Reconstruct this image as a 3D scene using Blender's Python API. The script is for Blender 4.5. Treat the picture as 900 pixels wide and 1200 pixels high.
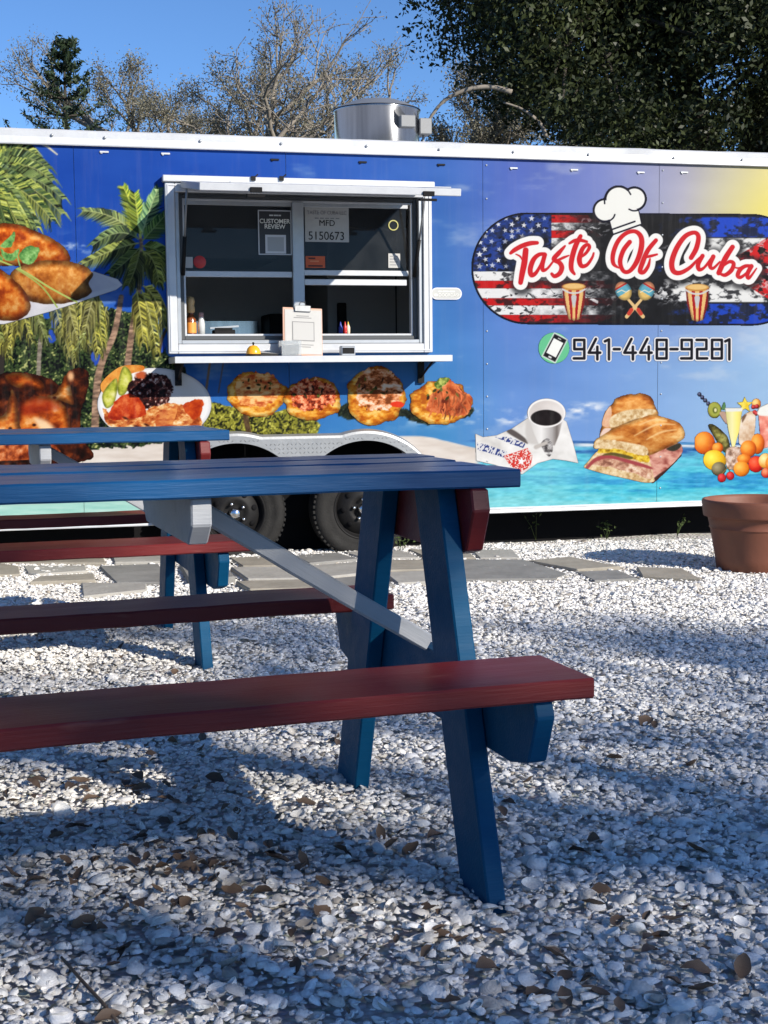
import bpy, bmesh, math, random
import numpy as np
from mathutils import Vector, Matrix
R = math.radians
random.seed(7); rng = np.random.default_rng(7)
for o in list(bpy.data.objects): bpy.data.objects.remove(o)
scene = bpy.context.scene
COL = scene.collection

# ------------------------------------------------------------ camera
F, PT, RO, H = 1664.0, .0951, .01, 1.0121          # focal length in photo pixels, pitch, roll, height
TD, PHI = 8.1876, .2548                             # trailer wall: distance and yaw
cam_d = bpy.data.cameras.new('camera'); cam = bpy.data.objects.new('camera', cam_d); COL.objects.link(cam)
cam_d.sensor_fit = 'VERTICAL'; cam_d.sensor_height = 36; cam_d.lens = 36 * F / 1200
cam_d.clip_start = .05; cam_d.clip_end = 2000
r0, u0, f0 = Vector((1, 0, 0)), Vector((0, math.sin(PT), math.cos(PT))), Vector((0, math.cos(PT), -math.sin(PT)))
cr_, up_ = r0 * math.cos(RO) - u0 * math.sin(RO), r0 * math.sin(RO) + u0 * math.cos(RO)
M = Matrix((cr_, up_, -f0)).transposed().to_4x4(); M.translation = (0, 0, H)
cam.matrix_world = M; scene.camera = cam

# ------------------------------------------------------------ light
SUN = Vector((.689, -.5815, .4325)).normalized()
w = bpy.data.worlds.new('World'); scene.world = w; w.use_nodes = True
nt = w.node_tree; bg = nt.nodes['Background']
sky = nt.nodes.new('ShaderNodeTexSky'); sky.sky_type = 'NISHITA'; sky.sun_disc = False
sky.sun_elevation = math.asin(SUN.z); sky.sun_rotation = math.atan2(SUN.x, SUN.y)
sky.air_density = 1.0; sky.dust_density = 0; sky.ozone_density = 7.5; sky.altitude = 2000
nt.links.new(sky.outputs[0], bg.inputs[0]); bg.inputs[1].default_value = .1
sl = bpy.data.lights.new('sun', 'SUN'); sl.energy = 4.5; sl.angle = R(.53); sl.color = (1, .93, .82)
so = bpy.data.objects.new('sun', sl); COL.objects.link(so)
so.rotation_euler = (-SUN).to_track_quat('-Z', 'Y').to_euler(); so.location = SUN * 30
scene.view_settings.view_transform = 'Standard'; scene.view_settings.look = 'None'
scene.view_settings.exposure = .62; scene.view_settings.gamma = 1; scene.view_settings.use_curve_mapping = False

# ------------------------------------------------------------ pixel helpers (a pixel is a direction; the distance comes from ground or wall)
def ray(px, py):
    c, s = math.cos(RO), math.sin(RO); a, b = px - 450, py - 600
    X, Y = c * a - s * b, s * a + c * b
    return np.stack([X / F + 0 * Y, math.cos(PT) - Y / F * math.sin(PT), -math.sin(PT) - Y / F * math.cos(PT)], -1)
def ground(px, py, z=0.):
    d = ray(px, py); t = (z - H) / d[2]; return Vector((d[0] * t, d[1] * t, z))
def at_depth(px, py, y):
    d = ray(px, py); t = y / d[1]; return Vector((d[0] * t, y, H + d[2] * t))
CP, SP = math.cos(PHI), math.sin(PHI)
def wall(px, py, off=0.):                            # -> s, z on the plane 'off' in front of the trailer side
    d = ray(np.asarray(px, float), np.asarray(py, float))
    t = (CP * TD - off) / (-SP * d[..., 0] + CP * d[..., 1])
    return t * d[..., 0] * CP + (t * d[..., 1] - TD) * SP, H + t * d[..., 2]
def lw(px, py, off=0.):
    s, z = wall(px, py, off); return Vector((float(s), -off, float(z)))
def wall_to_px(s, z, off=0.):
    x, y = s * CP + off * SP, TD + s * SP - off * CP; zz = z - H
    d = y * math.cos(PT) - zz * math.sin(PT); u = y * math.sin(PT) + zz * math.cos(PT)
    X, Y = F * x / d, -F * u / d
    return 450 + math.cos(RO) * X + math.sin(RO) * Y, 600 - math.sin(RO) * X + math.cos(RO) * Y
def tw(v):                                           # trailer local -> world
    return Vector((v[0] * CP - v[1] * SP, TD + v[0] * SP + v[1] * CP, v[2]))

# ------------------------------------------------------------ materials
def srgb(c):
    c = np.asarray(c, float) / 255.; return np.where(c <= .04045, c / 12.92, ((c + .055) / 1.055) ** 2.4)
MATS = {}
def mat(name, col=(.5, .5, .5), rough=.6, metal=0., spec=.5, noise=None, bump=None, stretch=None, attr=None, coat=0., trans=0.):
    """noise=(scale, amount, second colour)   bump=(scale, strength)   stretch = object-coordinate scale"""
    if name in MATS: return MATS[name]
    m = bpy.data.materials.new(name); m.use_nodes = True; MATS[name] = m
    n = m.node_tree.nodes; l = m.node_tree.links; b = n['Principled BSDF']
    b.inputs['Base Color'].default_value = (*col, 1); b.inputs['Roughness'].default_value = rough
    b.inputs['Metallic'].default_value = metal; b.inputs['Specular IOR Level'].default_value = spec
    b.inputs['Coat Weight'].default_value = coat
    tc = n.new('ShaderNodeTexCoord'); mp = n.new('ShaderNodeMapping'); l.new(tc.outputs['Object'], mp.inputs[0])
    if stretch: mp.inputs['Scale'].default_value = stretch
    if noise:
        t = n.new('ShaderNodeTexNoise'); t.inputs['Scale'].default_value = noise[0]; t.inputs['Detail'].default_value = 6
        t.inputs['Roughness'].default_value = .65; l.new(mp.outputs[0], t.inputs[0])
        r = n.new('ShaderNodeMapRange'); r.inputs[1].default_value = .35; r.inputs[2].default_value = .68; r.inputs[4].default_value = noise[1]
        l.new(t.outputs[0], r.inputs[0])
        x = n.new('ShaderNodeMix'); x.data_type = 'RGBA'; x.inputs[6].default_value = (*col, 1); x.inputs[7].default_value = (*noise[2], 1)
        l.new(r.outputs[0], x.inputs[0]); l.new(x.outputs[2], b.inputs['Base Color'])
    if bump:
        t2 = n.new('ShaderNodeTexNoise'); t2.inputs['Scale'].default_value = bump[0]; t2.inputs['Detail'].default_value = 5
        l.new(mp.outputs[0], t2.inputs[0]); bp = n.new('ShaderNodeBump'); bp.inputs['Strength'].default_value = bump[1]
        bp.inputs['Distance'].default_value = .01; l.new(t2.outputs[0], bp.inputs['Height']); l.new(bp.outputs[0], b.inputs['Normal'])
    if attr:
        a = n.new('ShaderNodeAttribute'); a.attribute_name = attr; l.new(a.outputs['Color'], b.inputs['Base Color'])
    if trans:
        tr = n.new('ShaderNodeBsdfTranslucent'); ms = n.new('ShaderNodeMixShader'); ms.inputs[0].default_value = trans
        src = b.inputs['Base Color'].links[0].from_socket if b.inputs['Base Color'].links else None
        if src: l.new(src, tr.inputs[0])
        else: tr.inputs[0].default_value = (*col, 1)
        l.new(b.outputs[0], ms.inputs[1]); l.new(tr.outputs[0], ms.inputs[2]); l.new(ms.outputs[0], n['Material Output'].inputs[0])
    return m
def wood(name, col, col2, worn, rough=.45):
    m = mat(name, col, rough, noise=(5, .4, col2), bump=(22, .14), stretch=(.55, 9, 9))
    n = m.node_tree.nodes; l = m.node_tree.links; b = n['Principled BSDF']; src = b.inputs['Base Color'].links[0].from_socket
    tc = n.new('ShaderNodeTexCoord'); t = n.new('ShaderNodeTexNoise'); t.inputs['Scale'].default_value = 14; t.inputs['Detail'].default_value = 8
    mp = n.new('ShaderNodeMapping'); mp.inputs['Scale'].default_value = (.35, 2, 2)
    l.new(tc.outputs['Object'], mp.inputs[0]); l.new(mp.outputs[0], t.inputs[0])
    r = n.new('ShaderNodeMapRange'); r.inputs[1].default_value = .66; r.inputs[2].default_value = .74; l.new(t.outputs[0], r.inputs[0])
    x = n.new('ShaderNodeMix'); x.data_type = 'RGBA'; l.new(r.outputs[0], x.inputs[0]); l.new(src, x.inputs[6]); x.inputs[7].default_value = (*worn, 1)
    l.new(x.outputs[2], b.inputs['Base Color'])
    rr = n.new('ShaderNodeMapRange'); rr.inputs[3].default_value = rough - .12; rr.inputs[4].default_value = rough + .2
    l.new(t.outputs[0], rr.inputs[0]); l.new(rr.outputs[0], b.inputs['Roughness'])
    return m

# ------------------------------------------------------------ mesh builder
class MB:
    def __init__(s): s.v, s.f, s.sm = [], [], []
    def add(s, vs, fs, smooth=False):
        o = len(s.v); s.v += [tuple(p) for p in vs]; s.f += [tuple(i + o for i in f) for f in fs]; s.sm += [smooth] * len(fs); return s
    def box(s, x0, x1, y0, y1, z0, z1, mtx=None):
        vs = [Vector((x, y, z)) for x in (x0, x1) for y in (y0, y1) for z in (z0, z1)]
        if mtx: vs = [mtx @ p for p in vs]
        return s.add(vs, [(0, 1, 3, 2), (4, 6, 7, 5), (0, 4, 5, 1), (2, 3, 7, 6), (0, 2, 6, 4), (1, 5, 7, 3)])
    def prism(s, pts, a, b, axis='y'):               # outline extruded from a to b
        mk = {'y': lambda p, t: (p[0], t, p[1]), 'x': lambda p, t: (t, p[0], p[1]), 'z': lambda p, t: (p[0], p[1], t)}[axis]
        n = len(pts); vs = [mk(p, a) for p in pts] + [mk(p, b) for p in pts]
        return s.add(vs, [tuple(range(n - 1, -1, -1)), tuple(range(n, 2 * n))] + [(i, (i + 1) % n, n + (i + 1) % n, n + i) for i in range(n)])
    def tube(s, path, rad, n=8, caps=True):
        path = [Vector(p) for p in path]; rr = rad if isinstance(rad, (list, tuple)) else [rad] * len(path); vs, fs = [], []
        for i, p in enumerate(path):
            d = (path[min(i + 1, len(path) - 1)] - path[max(i - 1, 0)]).normalized()
            a = d.orthogonal().normalized(); b = d.cross(a)
            vs += [p + (a * math.cos(k * 2 * math.pi / n) + b * math.sin(k * 2 * math.pi / n)) * rr[i] for k in range(n)]
        for i in range(len(path) - 1):
            fs += [(i * n + k, i * n + (k + 1) % n, (i + 1) * n + (k + 1) % n, (i + 1) * n + k) for k in range(n)]
        if caps: fs += [tuple(range(n - 1, -1, -1)), tuple(range((len(path) - 1) * n, len(path) * n))]
        return s.add(vs, fs, True)
    def lathe(s, prof, n=32, mtx=None, smooth=True, jit=0.):  # prof: (r, z)
        vs, fs = [], []
        for r, z in prof:
            for k in range(n):
                p = Vector((r * math.cos(k * 2 * math.pi / n), r * math.sin(k * 2 * math.pi / n), z))
                vs.append(mtx @ p if mtx else p)
        for i in range(len(prof) - 1):
            fs += [(i * n + k, i * n + (k + 1) % n, (i + 1) * n + (k + 1) % n, (i + 1) * n + k) for k in range(n)]
        return s.add(vs, fs, smooth)
    def mesh(s, name):
        me = bpy.data.meshes.new(name); me.from_pydata(s.v, [], s.f); me.polygons.foreach_set('use_smooth', s.sm); me.update(); return me
    def build(s, name, m, parent=None, loc=None, rot=None, bevel=0., label=None):
        me = s.mesh(name)
        if bevel:
            bm = bmesh.new(); bm.from_mesh(me); bmesh.ops.remove_doubles(bm, verts=bm.verts, dist=1e-5)
            bmesh.ops.recalc_face_normals(bm, faces=bm.faces)
            bmesh.ops.bevel(bm, geom=[e for e in bm.edges if len(e.link_faces) == 2 and e.calc_face_angle(0) > .5], offset=bevel, segments=1, affect='EDGES', profile=.5)
            bm.to_mesh(me); bm.free()
        return link(name, me, m, parent, loc, rot, label)
def link(name, me, m, parent=None, loc=None, rot=None, label=None):
    if m: me.materials.clear(); me.materials.append(m)
    o = bpy.data.objects.new(name, me); COL.objects.link(o)
    if parent: o.parent = parent
    if loc is not None: o.location = loc
    if rot is not None: o.rotation_euler = rot
    if label: o['label'] = label
    return o
def thing(name, label, cat, loc=(0, 0, 0), rotz=0., group=None):
    o = bpy.data.objects.new(name, None); COL.objects.link(o); o.location = loc; o.rotation_euler = (0, 0, rotz)
    o.empty_display_size = .1
    return tag(o, label, cat, group)
def tag(o, label, cat, group=None):
    o['label'] = label; o['category'] = cat
    if group: o['group'] = group
    return o
def np_mesh(name, V, quads, cols=None, attr='print', smooth=False):
    me = bpy.data.meshes.new(name); nv, nf, k = len(V), len(quads), quads.shape[1]
    me.vertices.add(nv); me.vertices.foreach_set('co', np.ascontiguousarray(V, np.float32).ravel())
    me.loops.add(nf * k); me.loops.foreach_set('vertex_index', np.ascontiguousarray(quads, np.int32).ravel())
    me.polygons.add(nf); me.polygons.foreach_set('loop_start', np.arange(0, nf * k, k, dtype=np.int32))
    if smooth: me.polygons.foreach_set('use_smooth', np.ones(nf, bool))
    if cols is not None:
        a = me.color_attributes.new(attr, 'FLOAT_COLOR', 'POINT')
        a.data.foreach_set('color', np.concatenate([cols, np.ones((nv, 1))], 1).astype(np.float32).ravel())
    me.update(calc_edges=True); return me
def fmesh(text, size, m, name, parent, loc, rot, label=None, sx=1., extr=.0008, bold=0.):   # lettering as a mesh
    cu = bpy.data.curves.new('t', 'FONT'); cu.body = text; cu.size = size; cu.align_x = 'CENTER'; cu.align_y = 'CENTER'; cu.extrude = extr; cu.offset = bold
    ob = bpy.data.objects.new('t', cu); COL.objects.link(ob); dg = bpy.context.evaluated_depsgraph_get()
    me = bpy.data.meshes.new_from_object(ob.evaluated_get(dg)); bpy.data.objects.remove(ob); bpy.data.curves.remove(cu)
    o = link(name, me, m, parent, loc, rot, label); o.scale = (sx, 1, 1); return o
def copy_tree(o, parent=None):
    c = o.copy(); COL.objects.link(c); c.parent = parent
    for ch in list(o.children): copy_tree(ch, c)
    return c

# ------------------------------------------------------------ the vinyl print: painted by code, then carried as vertex colours
def vn(x, y, seed):
    ix, iy = np.floor(x).astype(np.int64), np.floor(y).astype(np.int64); fx, fy = x - ix, y - iy
    fx, fy = fx * fx * (3 - 2 * fx), fy * fy * (3 - 2 * fy)
    def hs(a, b):
        q = (a * 374761393 + b * 668265263 + seed * 974711) & 0xffffffff
        q = ((q ^ (q >> 13)) * 1274126177) & 0xffffffff
        return ((q ^ (q >> 16)) & 0xffff) / 65535.
    a, b, c, d = hs(ix, iy), hs(ix + 1, iy), hs(ix, iy + 1), hs(ix + 1, iy + 1)
    return (a * (1 - fx) + b * fx) * (1 - fy) + (c * (1 - fx) + d * fx) * fy
def fbm(X, Y, sx, sy=None, o=4, seed=1):
    sy = sy or sx; r = 0; a = .5; t = 0
    for k in range(o):
        r = r + a * vn(X / sx * 2 ** k, Y / sy * 2 ** k, seed + k * 17); t += a; a *= .55
    return r / t
def sst(a, b, x): t = np.clip((x - a) / (b - a), 0, 1); return t * t * (3 - 2 * t)
def crom(P, closed=False, n=8):
    P = np.asarray(P, float); m = len(P); out = []
    for i in range(m if closed else m - 1):
        g = (lambda k: P[k % m]) if closed else (lambda k: P[min(max(k, 0), m - 1)])
        a, b, c, d = g(i - 1), g(i), g(i + 1), g(i + 2)
        for t in np.linspace(0, 1, n, endpoint=False):
            out.append(.5 * (2 * b + (c - a) * t + (2 * a - 5 * b + 4 * c - d) * t * t + (3 * b - a - 3 * c + d) * t ** 3))
    if not closed: out.append(P[-1])
    return np.array(out)
def ramp(n, stops):
    xs = [s[0] for s in stops]; return np.stack([np.interp(n, xs, [s[1][k] for s in stops]) for k in range(3)], -1)
class Cv:
    def __init__(s, x0, y0, x1, y1, S):
        s.x0, s.y0, s.S = x0, y0, S; s.w, s.h = int((x1 - x0) * S), int((y1 - y0) * S)
        s.X, s.Y = np.meshgrid(x0 + (np.arange(s.w) + .5) / S, y0 + (np.arange(s.h) + .5) / S)
        s.C = np.zeros((s.h, s.w, 3)); s.A = np.zeros((s.h, s.w))
    def sl(s, P, pad):
        P = np.asarray(P, float); lo, hi = P.min(0) - pad, P.max(0) + pad
        a = [int(max(0, (lo[1] - s.y0) * s.S)), int(min(s.h, (hi[1] - s.y0) * s.S + 1)), int(max(0, (lo[0] - s.x0) * s.S)), int(min(s.w, (hi[0] - s.x0) * s.S + 1))]
        return (slice(a[0], a[1]), slice(a[2], a[3])) if a[1] > a[0] and a[3] > a[2] else None
    def put(s, k, m, col, clip, sd):
        if callable(col): col = col(s.X[k], s.Y[k], sd)
        if clip: m = m * s.A[k]
        s.C[k] = s.C[k] * (1 - m[..., None]) + np.asarray(col, float) * m[..., None]
        if not clip: s.A[k] = np.maximum(s.A[k], m)
    def poly(s, P, col, soft=.6, smooth=True, clip=False, rough=0., alpha=1., seed=3):
        P = crom(P, True) if smooth else np.asarray(P, float); k = s.sl(P, 3 + rough)
        if k is None: return
        X, Y = s.X[k], s.Y[k]
        if rough:
            X = X + (fbm(X, Y, 6, o=3, seed=seed) - .5) * rough * 4; Y = Y + (fbm(X, Y, 6, o=3, seed=seed + 5) - .5) * rough * 4
        d = np.full(X.shape, 1e9); inside = np.zeros(X.shape, bool)
        for i in range(len(P)):
            a, b = P[i - 1], P[i]; e = b - a; L = e @ e
            if L < 1e-9: continue
            t = np.clip(((X - a[0]) * e[0] + (Y - a[1]) * e[1]) / L, 0, 1)
            d = np.minimum(d, (X - a[0] - t * e[0]) ** 2 + (Y - a[1] - t * e[1]) ** 2)
            if a[1] != b[1]: inside ^= ((a[1] > Y) != (b[1] > Y)) & (X < a[0] + (Y - a[1]) / (b[1] - a[1]) * e[0])
        sd = np.where(inside, -1, 1) * np.sqrt(d); s.put(k, alpha * (1 - sst(-soft, soft, sd)), col, clip, sd)
    def line(s, P, wd, col, soft=.5, clip=False, smooth=False, alpha=1.):
        P = crom(P) if smooth else np.asarray(P, float); n = len(P); wd = np.interp(np.linspace(0, 1, n), np.linspace(0, 1, len(np.atleast_1d(wd))), np.atleast_1d(wd))
        k = s.sl(P, wd.max() + 2)
        if k is None: return
        sd = sdl(s.X[k], s.Y[k], P, wd); s.put(k, alpha * (1 - sst(-soft, soft, sd)), col, clip, sd)
    def ell(s, cx, cy, rx, ry, col, rot=0., soft=.6, clip=False, rough=0., alpha=1., seed=2):
        r = max(rx, ry); k = s.sl([(cx - r, cy - r), (cx + r, cy + r)], 2 + rough)
        if k is None: return
        X, Y = s.X[k] - cx, s.Y[k] - cy
        if rough: X = X + (fbm(s.X[k], s.Y[k], 5, o=3, seed=seed) - .5) * rough * 4; Y = Y + (fbm(s.X[k], s.Y[k], 5, o=3, seed=seed + 9) - .5) * rough * 4
        c, q = math.cos(rot), math.sin(rot); U, V = (X * c + Y * q), (-X * q + Y * c)
        sd = (np.hypot(U / rx, V / ry) - 1) * min(rx, ry); s.put(k, alpha * (1 - sst(-soft, soft, sd)), col, clip, sd)
def sdl(X, Y, P, wd):
    d = np.full(X.shape, 1e9)
    for i in range(len(P) - 1):
        a, b = P[i], P[i + 1]; e = b - a; L = e @ e + 1e-9
        t = np.clip(((X - a[0]) * e[0] + (Y - a[1]) * e[1]) / L, 0, 1)
        d = np.minimum(d, np.hypot(X - a[0] - t * e[0], Y - a[1] - t * e[1]) - (wd[i] + (wd[i + 1] - wd[i]) * t) / 2)
    return d
def tex(stops, sx=6, sy=None, seed=1, rim=0., rimc=.55, lite=0., o=5, con=1.):
    def f(X, Y, sd):
        n = np.clip((fbm(X, Y, sx, sy, o, seed) - .5) * 1.9 * con + .5, 0, 1); c = ramp(n, stops)
        if rim: c = c * (1 - (1 - rimc) * sst(-rim, 0, sd))[..., None]
        if lite: c = c * (1 + lite * np.clip((Y.mean() - Y) / (np.ptp(Y) / 2 + 1e-6), -1, 1))[..., None]
        return np.clip(c, 0, 255)
    return f
PR = random.Random(5)
def frond(cv, p0, p1, p2, ln, light, dark, n=34, wid=1.5, droop=.5):
    n, wid = int(n * 1.5), wid * .72
    p0, p1, p2 = map(np.array, (p0, p1, p2)); P = lambda t: (1 - t) ** 2 * p0 + 2 * t * (1 - t) * p1 + t * t * p2
    for i in range(n):
        t = .06 + .94 * i / n; a = P(t); d = P(min(1, t + .03)) - P(t - .03); d = d / (np.hypot(*d) + 1e-6)
        for sg in (-1, 1):
            pr = np.array([-d[1], d[0]]) * sg; L = ln * (1 - .55 * abs(t - .4)) * PR.uniform(.75, 1.1) * (1.1 - .5 * t)
            q = a + (d * .62 + pr * .75) * L * .55; e = a + (d * .95 + pr * .62 + np.array([0, droop])) * L
            k = PR.random(); c = np.array(light) * k * 1.25 + np.array(dark) * (1 - k) * .8
            if PR.random() < .12: c = c * .3
            if PR.random() < .1: c = c + 45
            if sg * d[0] > 0: c = c * .72
            cv.line([a, q, e], [wid, wid * .9, .3], np.clip(c, 0, 255), soft=.45)
    cv.line([P(t) for t in np.linspace(0, 1, 12)], [1.6, .7], np.array(light) * .8 + 40, soft=.5)

# ---- background of the wrap: sky, sea, sand, palms and thicket
BG = Cv(-300, 140, 1140, 618, 2.0)
gx = np.array([-300, 0, 300, 520, 600, 700, 800, 900, 1140]); gy = np.array([165, 250, 350, 430, 520])
gc = np.array([[(38, 70, 175), (40, 75, 180), (46, 82, 188), (66, 96, 192), (84, 108, 192), (116, 128, 192), (165, 165, 192), (222, 212, 165), (235, 222, 140)],
               [(36, 68, 178), (36, 72, 182), (44, 84, 190), (76, 106, 194), (92, 117, 198), (122, 136, 198), (182, 180, 192), (240, 226, 122), (244, 230, 120)],
               [(38, 78, 186), (38, 80, 190), (48, 93, 194), (80, 116, 198), (92, 128, 203), (108, 140, 206), (135, 158, 210), (172, 186, 210), (200, 200, 190)],
               [(40, 85, 190), (42, 87, 192), (58, 104, 200), (84, 128, 207), (100, 143, 211), (114, 154, 215), (138, 174, 221), (155, 190, 226), (165, 198, 228)],
               [(60, 110, 200), (60, 110, 200), (70, 122, 204), (90, 140, 210), (108, 150, 215), (120, 160, 218), (140, 178, 222), (155, 190, 225), (165, 198, 228)]], float)
gc[:, :4] *= np.array([.80, 1.02, .95]); fxi = np.interp(BG.X, gx, np.arange(len(gx))); fyi = np.interp(BG.Y, gy, np.arange(len(gy)))
i0, j0 = np.minimum(fxi.astype(int), len(gx) - 2), np.minimum(fyi.astype(int), len(gy) - 2); tx, ty = (fxi - i0)[..., None], (fyi - j0)[..., None]
BG.C = (gc[j0, i0] * (1 - tx) + gc[j0, i0 + 1] * tx) * (1 - ty) + (gc[j0 + 1, i0] * (1 - tx) + gc[j0 + 1, i0 + 1] * tx) * ty
BG.C += ((fbm(BG.X, BG.Y, 90, 40, 4, 9) - .5) * 22)[..., None]
cl = sst(.6, .85, fbm(BG.X, BG.Y, 60, 22, 5, 21)) * .30; BG.C = BG.C * (1 - cl[..., None]) + 225 * cl[..., None]
# clouds low over the sea and two small ones by the palms
cm = sst(.42, .7, fbm(BG.X, BG.Y, 26, 9, 5, 31)) * np.exp(-((BG.Y - 484 - 6 * np.sin(BG.X / 30)) / 9) ** 2) * sst(545, 566, BG.X) * (1 - sst(690, 725, BG.X))
cm = np.maximum(cm, .75 * sst(.4, .7, fbm(BG.X, BG.Y, 15, 8, 4, 33)) * np.exp(-((BG.Y - 287) / 10) ** 2 - ((BG.X - 92) / 24) ** 2))
cm = np.maximum(cm, .6 * sst(.5, .75, fbm(BG.X, BG.Y, 22, 9, 4, 35)) * np.exp(-((BG.Y - 488) / 10) ** 2) * sst(370, 400, BG.X) * (1 - sst(556, 570, BG.X)))
BG.C = BG.C * (1 - cm[..., None]) + np.array([238, 240, 244]) * cm[..., None]
# sea
hz = 517 + (BG.X - 690) * .012
dsea = BG.Y - hz; sea = sst(-.6, .6, dsea) * sst(540, 575, BG.X)
n1 = fbm(BG.X, BG.Y, 40, 5, 5, 41); n2 = fbm(BG.X, BG.Y, 9, 1.8, 4, 43)
sc = ramp(np.clip(dsea / 75 + (n1 - .5) * .55, 0, 1), [(0, (38, 92, 160)), (.1, (70, 140, 195)), (.22, (95, 190, 215)), (.45, (88, 200, 222)), (.6, (50, 150, 205)), (.75, (75, 195, 220)), (1, (130, 215, 222))])
lft = (1 - sst(640, 720, BG.X))[..., None] * sst(20, 34, dsea)[..., None]; sc = sc * (1 - .55 * lft) + np.array([135, 214, 222]) * .55 * lft
sc += ((n2 - .5) * 60)[..., None]
BG.C = BG.C * (1 - sea[..., None]) + sc * sea[..., None]
sf = np.exp(-((BG.Y - hz - 4.5 - (n1 - .5) * 3) / 1.7) ** 2) * sst(655, 690, BG.X); BG.C = BG.C * (1 - sf[..., None]) + np.array([236, 240, 240]) * sf[..., None]
# sand spit and the shallows on the left
sand = sst(-1, 1, BG.Y - (511 + 16 * sst(485, 575, BG.X) + (fbm(BG.X, BG.Y, 30, o=3, seed=51) - .5) * 3)) * (1 - sst(556, 566, BG.X))
sdc = ramp(fbm(BG.X, BG.Y, 30, 5, 5, 53), [(0, (205, 192, 180)), (.5, (226, 216, 207)), (1, (240, 235, 228))])
tl = sst(-10, 16, BG.Y - 572 + (BG.X - 170) * .05 + (n1 - .5) * 26)[..., None]
sdc = sdc * (1 - tl) + ramp(n1, [(0, (130, 195, 185)), (.5, (172, 220, 208)), (1, (205, 232, 224))]) * tl
BG.C = BG.C * (1 - sand[..., None]) + sdc * sand[..., None]
# thicket
def leafy(dark, mid, lite, seed, sc_=5.):
    def f(X, Y, sd):
        a = fbm(X, Y, sc_ * 4, o=3, seed=seed); b = vn(X / sc_ * 1.4 + 3 * vn(X / 4, Y / 4, seed + 3), Y / sc_ * 1.4 + 3 * vn(X / 4, Y / 4, seed + 8), seed + 1)
        c = vn(X / sc_ * 3.1, Y / sc_ * 3.1, seed + 2)
        return ramp(np.clip(.25 * a + .5 * b + .4 * c - .08, 0, 1), [(0, dark), (.36, dark), (.54, mid), (.66, mid), (.8, lite), (1, lite)])
    return f
BG.poly([(-300, 330), (-150, 350), (-40, 365), (60, 372), (120, 360), (165, 372), (186, 395), (200, 420), (215, 430), (222, 470), (232, 517), (-300, 520)], leafy((8, 15, 15), (56, 74, 40), (184, 186, 116), 61), rough=2.2)
BG.poly([(196, 486), (225, 468), (262, 474), (300, 482), (345, 482), (372, 494), (368, 513), (330, 516), (196, 518)], leafy((28, 32, 18), (140, 138, 48), (218, 214, 100), 71, 4.5), rough=1.8)
BG.poly([(395, 478), (420, 472), (470, 480), (500, 484), (548, 476), (552, 488), (500, 498), (470, 488), (430, 492), (398, 488)], leafy((18, 24, 20), (40, 50, 36), (92, 104, 74), 75, 3), rough=2)
for p in [(60, 395), (64, 378), (108, 398), (112, 420), (188, 405)]: BG.ell(p[0], p[1], 5, 8, (38, 78, 182), rough=1.5)
BG.line([(292, 470), (288, 488), (294, 515)], [7, 6], tex([(0, (60, 45, 30)), (1, (140, 110, 75))], 3, 9, 77), smooth=True)
BG.line([(246, 425), (240, 470), (236, 512)], [2.6, 3.4], (120, 105, 90), smooth=True); BG.line([(262, 423), (256, 460)], [1.6, 1.6], (95, 90, 95))
# trunks
tr = tex([(0, (92, 74, 62)), (.5, (148, 118, 98)), (1, (196, 160, 132))], 9, 2.2, 81)
BG.line([(142, 348), (134, 390), (121, 420), (114, 450), (111, 505)], [6, 8, 9], tr, smooth=True)
BG.line([(163, 262), (166, 300), (162, 345), (155, 385), (149, 432)], [3, 5, 6.5, 8], tr, smooth=True)
BG.line([(49, 382), (46, 415), (45, 440)], [5, 5], tex([(0, (110, 100, 90)), (1, (168, 158, 142))], 8, 2, 83)); BG.line([(2, 385), (0, 440)], [9, 9], (52, 48, 44)); BG.line([(196, 384), (189, 398), (186, 410)], [3, 6], (70, 60, 48))
BG.line([(-120, 250), (-126, 400), (-118, 510)], [10, 13], tr, smooth=True)
# hanging fronds
Lg, Dg, Yg = (150, 160, 88), (50, 62, 30), (200, 192, 84)
for i in range(26):
    x = PR.uniform(-20, 135); BG_t = PR.uniform(335, 362); e = (x + PR.uniform(-22, 22), BG_t + PR.uniform(40, 74))
    frond(BG, (x, BG_t), (x + PR.uniform(-12, 12), BG_t + 25), e, 15, PR.choice([Lg, Yg, (172, 168, 96)]), PR.choice([Dg, (86, 84, 42)]), 18, 2.0, .7)
for q in [((168, 335), (185, 345), (193, 385)), ((166, 340), (176, 365), (184, 415)), ((160, 338), (166, 375), (168, 402))]: frond(BG, *q, 18, Yg, (90, 92, 36), 22, 2.2, .7)
# crown of the palm beside the window
for q, c1, c2 in [(((162, 280), (140, 248), (96, 247)), (178, 190, 110), (70, 92, 50)), (((162, 280), (140, 262), (108, 288)), (120, 140, 80), (24, 44, 40)),
                  (((162, 285), (138, 288), (95, 310)), (160, 168, 84), (66, 78, 36)), (((164, 278), (156, 240), (144, 218)), (222, 226, 80), (96, 140, 52)),
                  (((165, 278), (160, 245), (158, 226)), (205, 216, 78), (80, 130, 50)), (((166, 276), (176, 240), (186, 220)), (170, 200, 130), (52, 110, 78)),
                  (((167, 282), (185, 262), (200, 245)), (120, 150, 70), (40, 80, 40)), (((167, 288), (184, 290), (198, 302)), (130, 150, 60), (40, 60, 30)),
                  (((164, 290), (150, 306), (128, 322)), (96, 110, 52), (24, 40, 26)), (((166, 292), (176, 308), (192, 330)), (150, 156, 60), (50, 64, 26)),
                  (((164, 292), (160, 315), (150, 335)), (110, 116, 50), (36, 48, 26)), (((170, 296), (182, 300), (186, 330)), (168, 170, 70), (60, 72, 30))]: frond(BG, *q, 20, c1, c2, 30, 2.0, .35)
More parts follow.
